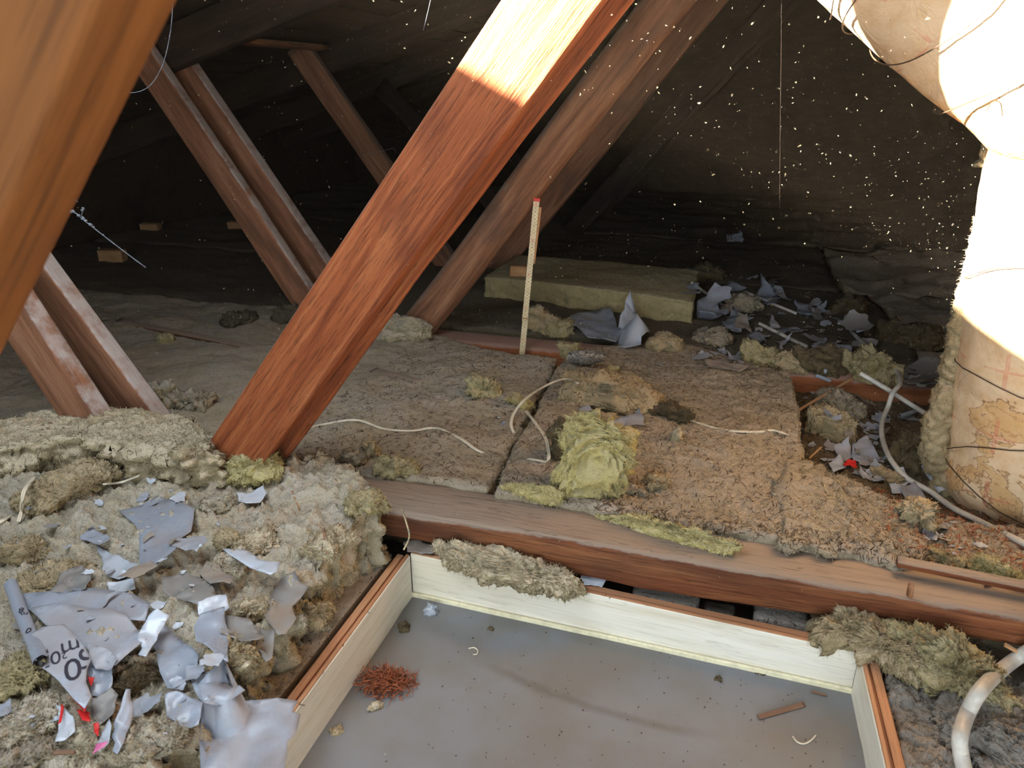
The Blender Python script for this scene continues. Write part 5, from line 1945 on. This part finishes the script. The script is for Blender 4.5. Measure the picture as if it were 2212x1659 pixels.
def print_on(body, px, py, size_px, ang, bv, parent, mat, aspect=1.0, name='printed_numeral'):
    """flat print: glyph outlines laid onto the sheet's surface"""
    me = text_mesh(body, 1.0)
    bm = bmesh.new()
    bm.from_mesh(me)
    bmesh.ops.triangulate(bm, faces=bm.faces[:])
    bmesh.ops.subdivide_edges(bm, edges=[e for e in bm.edges if e.calc_length() > 0.2], cuts=2)
    bmesh.ops.triangulate(bm, faces=bm.faces[:])
    c = ray_on(bv, px, py)
    if c is None:
        return
    sc_ = size_px * depth(c) / F
    ca, sa = math.cos(ang), math.sin(ang)
    right = Vector((1, 0, 0))
    fwd = Vector((0, 1, 0))
    kill = []
    for v in bm.verts:
        x, y = v.co.x * sc_, v.co.y * sc_ * aspect
        xx, yy = x * ca - y * sa, x * sa + y * ca
        q = Vector((c.x + xx, c.y + yy, 0))
        h_ = bv.ray_cast(Vector((q.x, q.y, 1.0)), Vector((0, 0, -1)))
        if h_[0] is None:
            kill.append(v)
            v.co = q + Vector((0, 0, c.z))
        else:
            v.co = h_[0] + Vector((0, 0, 0.0009))
    bmesh.ops.delete(bm, geom=kill, context='VERTS')
    if not bm.faces:
        bm.free()
        return
    m2 = bpy.data.meshes.new(name)
    bm.to_mesh(m2)
    bm.free()
    return link(name, m2, mat, parent, None, smooth=False)


A_ = math.radians(180 + 33)
ASP = 1.35      # foreshortened ground: glyphs are taller in the ground plane
for body, x, y, sz in (('0', 157, 1444, 52), ('5', 186, 1419, 50), ('m', 152, 1399, 36), ('2', 139, 1416, 16), ('0', 120, 1420, 31), (',', 103, 1418, 30), ('3', 97, 1430, 31)):
    print_on(body, x, y, sz * 1.42, A_, LBV, lab, M['ink'], ASP)
red = sheet([(152, 1500), (184, 1488), (193, 1511), (184, 1542), (168, 1520)], M['film_red'], 'bright red tip of plastic below the printed label', name='plastic_scrap', curl=0.2, wrinkle=0.03, res=7, h=0.008, jag=0.02)
for px, mt, lb in (([(188, 1462), (204, 1463), (197, 1482)], 'film_red', 'tiny red triangle right of the printed label'),
                   ([(166, 1532), (194, 1538), (196, 1560), (178, 1556)], 'film_red', 'red scrap under the red tip'),
                   ([(204, 1562), (216, 1560), (212, 1590), (203, 1580)], 'film_red', 'dark red scrap between the lower left scraps'),
                   ([(200, 1628), (208, 1606), (238, 1600), (225, 1612)], 'film_pink', 'pink sliver at the lower left'),
                   ([(125, 1560), (132, 1518), (138, 1524), (131, 1556)], 'film_red', 'red stripe on the lower left scrap'),
                   ([(1820, 1002), (1832, 993), (1848, 997), (1852, 1008), (1845, 1010), (1836, 1002), (1826, 1006)], 'film_red', 'red curved scrap in the pit by the conduit'),
                   ([(2126, 1250), (2144, 1248), (2146, 1256), (2128, 1258)], 'film_red', 'small red chip on the joist at the right')):
    sheet(px, M[mt], lb, name='plastic_scrap', curl=0.25, wrinkle=0.03, res=6, jag=0.02, h=0.003)
ow = HO.get('curved grey sheet with dark lettering left of the wrapped duct')
if ow:
    obv = BVHTree.FromPolygons([ow.matrix_basis @ v.co for v in ow.data.vertices], [tuple(p.vertices) for p in ow.data.polygons])
    for body, x, y in (('O', 1961, 818), ('m', 1968, 808), ('4', 1974, 800)):
        print_on(body, x, y, 16, math.radians(48), obv, ow, M['ink'], 2.2)


def roll(name, pts, r_, mat, label, marks=()):
    """sheet rolled into an open tube"""
    path = [hit(x, y) + Vector((0, 0, h_ + r_)) for x, y, h_ in pts]
    path = resample(path, 24)
    vs, fs = [], []
    t0 = (path[-1] - path[0]).normalized()
    a = t0.cross(Vector((0, 0, 1))).normalized()
    b_ = a.cross(t0)
    nn = 30
    for i, p in enumerate(path):
        for j in range(nn):
            an = j / (nn - 1) * math.pi * 2.5 - 0.6
            rr = r_ * (1 - 0.25 * j / nn) * (1 + 0.08 * noise.noise(Vector((i * 0.3, j * 0.2, 3))))
            e = 0.006 * noise.noise(Vector((j * 0.5, 3 if i < 12 else 9, 1))) if i in (0, 23) else 0
            vs.append(p + t0 * e + a * math.cos(an) * rr + b_ * math.sin(an) * rr)
    for i in range(len(path) - 1):
        for j in range(nn - 1):
            q = i * nn + j
            fs.append((q, q + nn, q + nn + 1, q + 1))
    base = path[0]
    o = link(name, mesh(name, [v - base for v in vs], fs), mat, None, Matrix.Translation(base))
    tag(o, label, 'plastic scrap', 'large torn plastic sheets')
    bv = BVHTree.FromPolygons(vs, fs)
    for body, x, y, sz, ang in marks:
        print_on(body, x, y, sz, ang, bv, o, M['ink'], 1.2)
    return o


roll('rolled_plastic', [(32, 1288, 0.012), (52, 1345, 0.012), (74, 1395, 0.010), (96, 1450, 0.006)], 0.0095, M['film'], 'tightly rolled grey plastic tube with dark print, left of the label', (('8', 46, 1318, 22, 3.6), ('m', 52, 1326, 18, 3.6), ('0', 62, 1362, 26, 3.6)))
roll('rolled_plastic', [(1978, 1002, 0.015), (2002, 1036, 0.012), (2034, 1078, 0.006)], 0.0085, M['film_white'], 'white plastic roll leaning beside the wrapped duct foot')
roll('rolled_plastic', [(1940, 912, 0.01), (1976, 900, 0.01)], 0.006, M['film_white'], 'short white plastic curl in the pit beside the duct')
roll('rolled_plastic', [(1760, 822, 0.01), (1792, 832, 0.006)], 0.006, M['film'], 'small grey plastic curl behind the orange joist')
roll('rolled_plastic', [(1770, 806, 0.0), (1786, 812, 0.004)], 0.008, M['film'], 'little upright grey curl in front of the dark brown wool')
rebuild_ground()


# ------------------------------------------------------------------ litter nobody could count
rng = np.random.default_rng(5)


def litter(name, n, region, length, width, mat, label, cat, zoff=0.001, lay=0.12, uvr=None):
    tree = BV_WOOL
    pts = []
    nrm = []
    tries = 0
    while len(pts) < n and tries < n * 3:
        tries += 1
        u_ = rng.uniform(region[0], region[1])
        v_ = rng.uniform(region[2], region[3])
        p = W(u_, v_)
        h_ = tree.ray_cast(Vector((p.x, p.y, 0.35)), Vector((0, 0, -1)))
        if h_[0] is None or h_[1].z < 0.25 or h_[0].z < (region[4] if len(region) > 4 else -0.12):
            continue
        pts.append(h_[0] + Vector((0, 0, zoff)))
        nrm.append(h_[1])
    co, nr = np.array(pts), np.array(nrm)
    k_ = len(co)
    t = np.cross(nr, rng.normal(size=(k_, 3)))
    t /= np.linalg.norm(t, axis=1)[:, None] + 1e-9
    t = t + nr * rng.normal(0, lay, (k_, 1))
    s_ = np.cross(nr, t)
    s_ /= np.linalg.norm(s_, axis=1)[:, None] + 1e-9
    L = (length * rng.uniform(0.3, 1.2, k_))[:, None]
    w_ = (width * rng.uniform(0.6, 1.3, k_))[:, None]
    bend = s_ * L * rng.normal(0, 0.18, (k_, 1))
    up = nr * w_ * 0.8
    vs = np.stack([co - t * L / 2 - s_ * w_, co - t * L / 2 + s_ * w_, co + bend - s_ * w_ + up, co + bend + s_ * w_ + up, co + t * L / 2 + up * 0.5], 1).reshape(-1, 3)
    b_ = (np.arange(k_) * 5)[:, None, None]
    f = (b_ + np.array([[0, 1, 3], [0, 3, 2], [2, 3, 4]])[None]).reshape(-1, 3)
    o = link(name, npmesh(name, vs, f), mat, None, None, smooth=False)
    tag(o, label, cat, kind='stuff')
    return o


litter('needle_litter', 9000, (-0.9, 1.1, 1.15, 2.1), 0.016, 0.0006, M['needle'], 'dark needles and straw strewn over the middle insulation', 'litter')
litter('needle_litter', 1800, (-1.3, 0.0, 0.35, 1.15), 0.012, 0.0005, M['needle'], 'dark needles and specks on the foreground batt', 'litter')
litter('needle_litter', 1400, (-0.2, 0.9, 1.03, 1.16), 0.016, 0.0006, M['needle'], 'fine needles lying on the joist', 'litter')
litter('straw_litter', 2200, (-0.2, 1.2, 1.15, 2.0), 0.013, 0.0006, M['fibre'], 'pale straw fibres strewn over the brown batt', 'litter')
litter('needle_litter', 1500, (0.3, 1.2, 1.15, 1.5), 0.022, 0.0008, M['needle_red'], 'reddish needles in front of the duct foot', 'litter')
litter('dust_crumbs', 900, (-0.4, 0.75, 0.1, 1.0, -0.2), 0.0030, 0.0009, M['needle'], 'dark crumbs scattered on the hatch panel', 'crumbs')
litter('dust_crumbs', 700, (-0.4, 0.75, 0.1, 1.0, -0.2), 0.0028, 0.0009, M['film_white'], 'white flecks scattered on the hatch panel', 'crumbs')

# rusty shavings heap on the panel
hp = [hit(x, y) for x, y in ((800, 1480), (835, 1478), (870, 1475))]
co, nr = [], []
while len(co) < 900:
    px_, py_ = rng.normal(837, 30), rng.normal(1478, 15)
    if ((px_ - 835) / 72) ** 2 + ((py_ - 1477) / 38) ** 2 > 1:
        continue
    g = P(px_, py_, -0.172)
    hh = 0.020 * max(0, 1 - ((px_ - 835) / 75) ** 2 - ((py_ - 1477) / 42) ** 2)
    co.append((g.x, g.y, -0.171 + rng.uniform(0, 1) * hh))
    nr.append((rng.normal(), rng.normal(), rng.normal() * 0.3 + 0.1))
co, nr = np.array(co), np.array(nr)
nr /= np.linalg.norm(nr, axis=1)[:, None]
base = Vector((hp[1].x, hp[1].y, -0.174))
sh = link('shavings_heap', strands('shavings_heap', co - np.array(base), nr, 1300, 0.016, 0.0008, 0.1, rng, 0.5), M['needle_red'], None, Matrix.Translation(base), smooth=False)
tag(sh, 'little heap of rusty curled shavings on the hatch panel', 'shavings', kind='stuff')
# single bits on the panel
for bb, mt, lb in (((918, 1300, 942, 1332), 'film_white', 'white flake near the far left corner of the panel'), ((798, 1514, 832, 1538), 'wool_slab', 'pale wool tuft below the shavings heap'), ((1038, 1306, 1062, 1322), 'wool_dark', 'brown wool crumb at the far hatch board'), ((866, 1338, 884, 1366), 'wool_dark', 'dark fluff above the shavings heap'), ((714, 1568, 746, 1590), 'wool_tan', 'tan crumb at the left of the panel'), ((1050, 1352, 1070, 1364), 'wool_dark', 'grey-brown crumb in the middle of the panel'), ((1542, 1455, 1560, 1472), 'wool_dark', 'black crumb near the middle right of the panel'), ((1625, 1446, 1648, 1460), 'wool_dark', 'dark fluff near the sealing strip')):
    chunk(bb, M[mt], lb, name='crumb', cat='crumb', dr=0.8, fib=24, sub=3, amp=0.4)
cable('string_end', [(1712, 1592), (1722, 1604), (1736, 1608), (1750, 1602), (1762, 1590)], 0.0012, M['cable'], 'white curl of string on the panel, lower right', 'string', nseg=6)
cable('string_end', [(1012, 1402), (1024, 1400), (1032, 1406), (1030, 1414), (1022, 1415)], 0.0011, M['cable'], 'tiny white hook of string on the panel', 'string', nseg=6)

# ------------------------------------------------------------------ cobwebs and hanging threads
def thread(pts, r_, label, fl=0, n=8):
    w = catmull([PV(x, y, v) for x, y, v in pts], n)
    base = w[0]
    t = empty('cobweb', base, label, 'cobweb')
    link('strand', tubemesh('strand', w, r_, 4), M['fibre'] if r_ > 0.001 else M['web_silk'] if r_ > 0.00015 else M['wire'], t, None)
    for i in range(fl):
        p = w[random.randrange(len(w))]
        me = chunkmesh('dust_tuft', 0.003, 0.003, 0.003, i + r_ * 999, 2, 0.9, 0.7)
        link('dust_tuft', me, M['web_silk'], t, Matrix.Translation(p) @ Matrix.Diagonal((random.uniform(.4, 1.1),) * 3).to_4x4())
    return t


thread([(130, 398, 0.75), (145, 420, 0.75), (168, 436, 0.75)], 0.0005, 'short cobweb with white tufts under the near timber', 4)
thread([(180, 450, 0.75), (176, 468, 0.75)], 0.0004, 'tiny hanging cobweb tuft under the near timber', 2)
thread([(85, 525, 0.75), (104, 484, 0.75), (154, 459, 0.75), (180, 475, 0.75), (230, 514, 0.75), (285, 556, 0.75), (315, 578, 0.75)], 0.00055, 'long cobweb strand with a white tuft at its end, in the dark at left', 9)
thread([(374, 0, 1.0), (368, 70, 1.0), (352, 138, 1.0), (325, 184, 1.0), (290, 200, 1.0), (262, 192, 1.0), (242, 176, 1.0)], 0.0005, 'thin thread hanging in a loop at the upper left', 1)
thread([(1688, -20, 1.6), (1687, 150, 1.6), (1685, 300, 1.6), (1684, 450, 1.6)], 0.00011, 'straight vertical spider thread in the hazy dark right of centre', 0)
thread([(775, 337, 2.4), (820, 328, 2.4), (848, 321, 2.4), (855, 330, 2.4)], 0.0007, 'short dusty cobweb across the third diagonal', 2)
thread([(930, 0, 1.3), (922, 35, 1.3), (914, 66, 1.3)], 0.0004, 'fine thread hanging above the sunlit diagonal', 0)
thread([(868, 1100, 1.03), (878, 1130, 1.0), (884, 1160, 0.98), (872, 1188, 0.96)], 0.0016, 'dusty cobweb rope from joist to hatch corner', 3)
me_ = chunkmesh('plastic_tuft', 0.09, 0.05, 0.03, 5.5, 4, 0.9, 0.6)
g = hit(1588, 520)
tag(link('plastic_tuft', me_, M['film_far'], None, Matrix.Translation(g)), 'faint pale crumpled plastic far back in the haze', 'plastic scrap')

# ------------------------------------------------------------------ dust motes drifting in the sunbeam
n = 16000
u_ = rng.uniform(-0.9, 1.0, n)
v_ = rng.uniform(0.75, 2.3, n)
z_ = rng.uniform(0.1, 1.2, n)
co = np.array([UD]) * u_[:, None] + np.array([VD]) * v_[:, None] + np.array([[0, 0, 1.0]]) * z_[:, None]
nr = rng.normal(size=(n, 3))
nr /= np.linalg.norm(nr, axis=1)[:, None]
me = strands('dust_motes', co, nr, n, 0.0023, 0.00023, 0.0, rng, 0.6)
tag(link('dust_motes', me, M['fibre'], None, None, smooth=False), 'glittering dust motes floating in the sunbeam', 'dust', kind='stuff')

# ------------------------------------------------------------------ dust haze hanging in the roof space
hm = bpy.data.materials.new('dust_haze')
hm.use_nodes = True
hn = hm.node_tree
hn.nodes.remove(hn.nodes['Principled BSDF'])
vs_ = hn.nodes.new('ShaderNodeVolumeScatter')
vs_.inputs['Color'].default_value = (0.95, 0.72, 0.48, 1)
vs_.inputs['Density'].default_value = 0.006
vs_.inputs['Anisotropy'].default_value = 0.25
hn.links.new(vs_.outputs[0], hn.nodes['Material Output'].inputs['Volume'])
c8 = [W(u_, v_, z_) for u_, v_, z_ in ((-2.8, 0.15, 0.02), (3.2, 0.15, 0.02), (3.2, 5.6, 0.02), (-2.8, 5.6, 0.02), (-2.8, 0.15, 1.25), (3.2, 0.15, 1.25), (3.2, 5.6, 1.25), (-2.8, 5.6, 1.25))]
hz_ = link('dust_haze', mesh('dust_haze', c8, [(0, 3, 2, 1), (4, 5, 6, 7), (0, 1, 5, 4), (1, 2, 6, 5), (2, 3, 7, 6), (3, 0, 4, 7)]), hm, None, None, smooth=False)
tag(hz_, 'thin warm dust haze hanging under the roof', 'haze', kind='stuff')
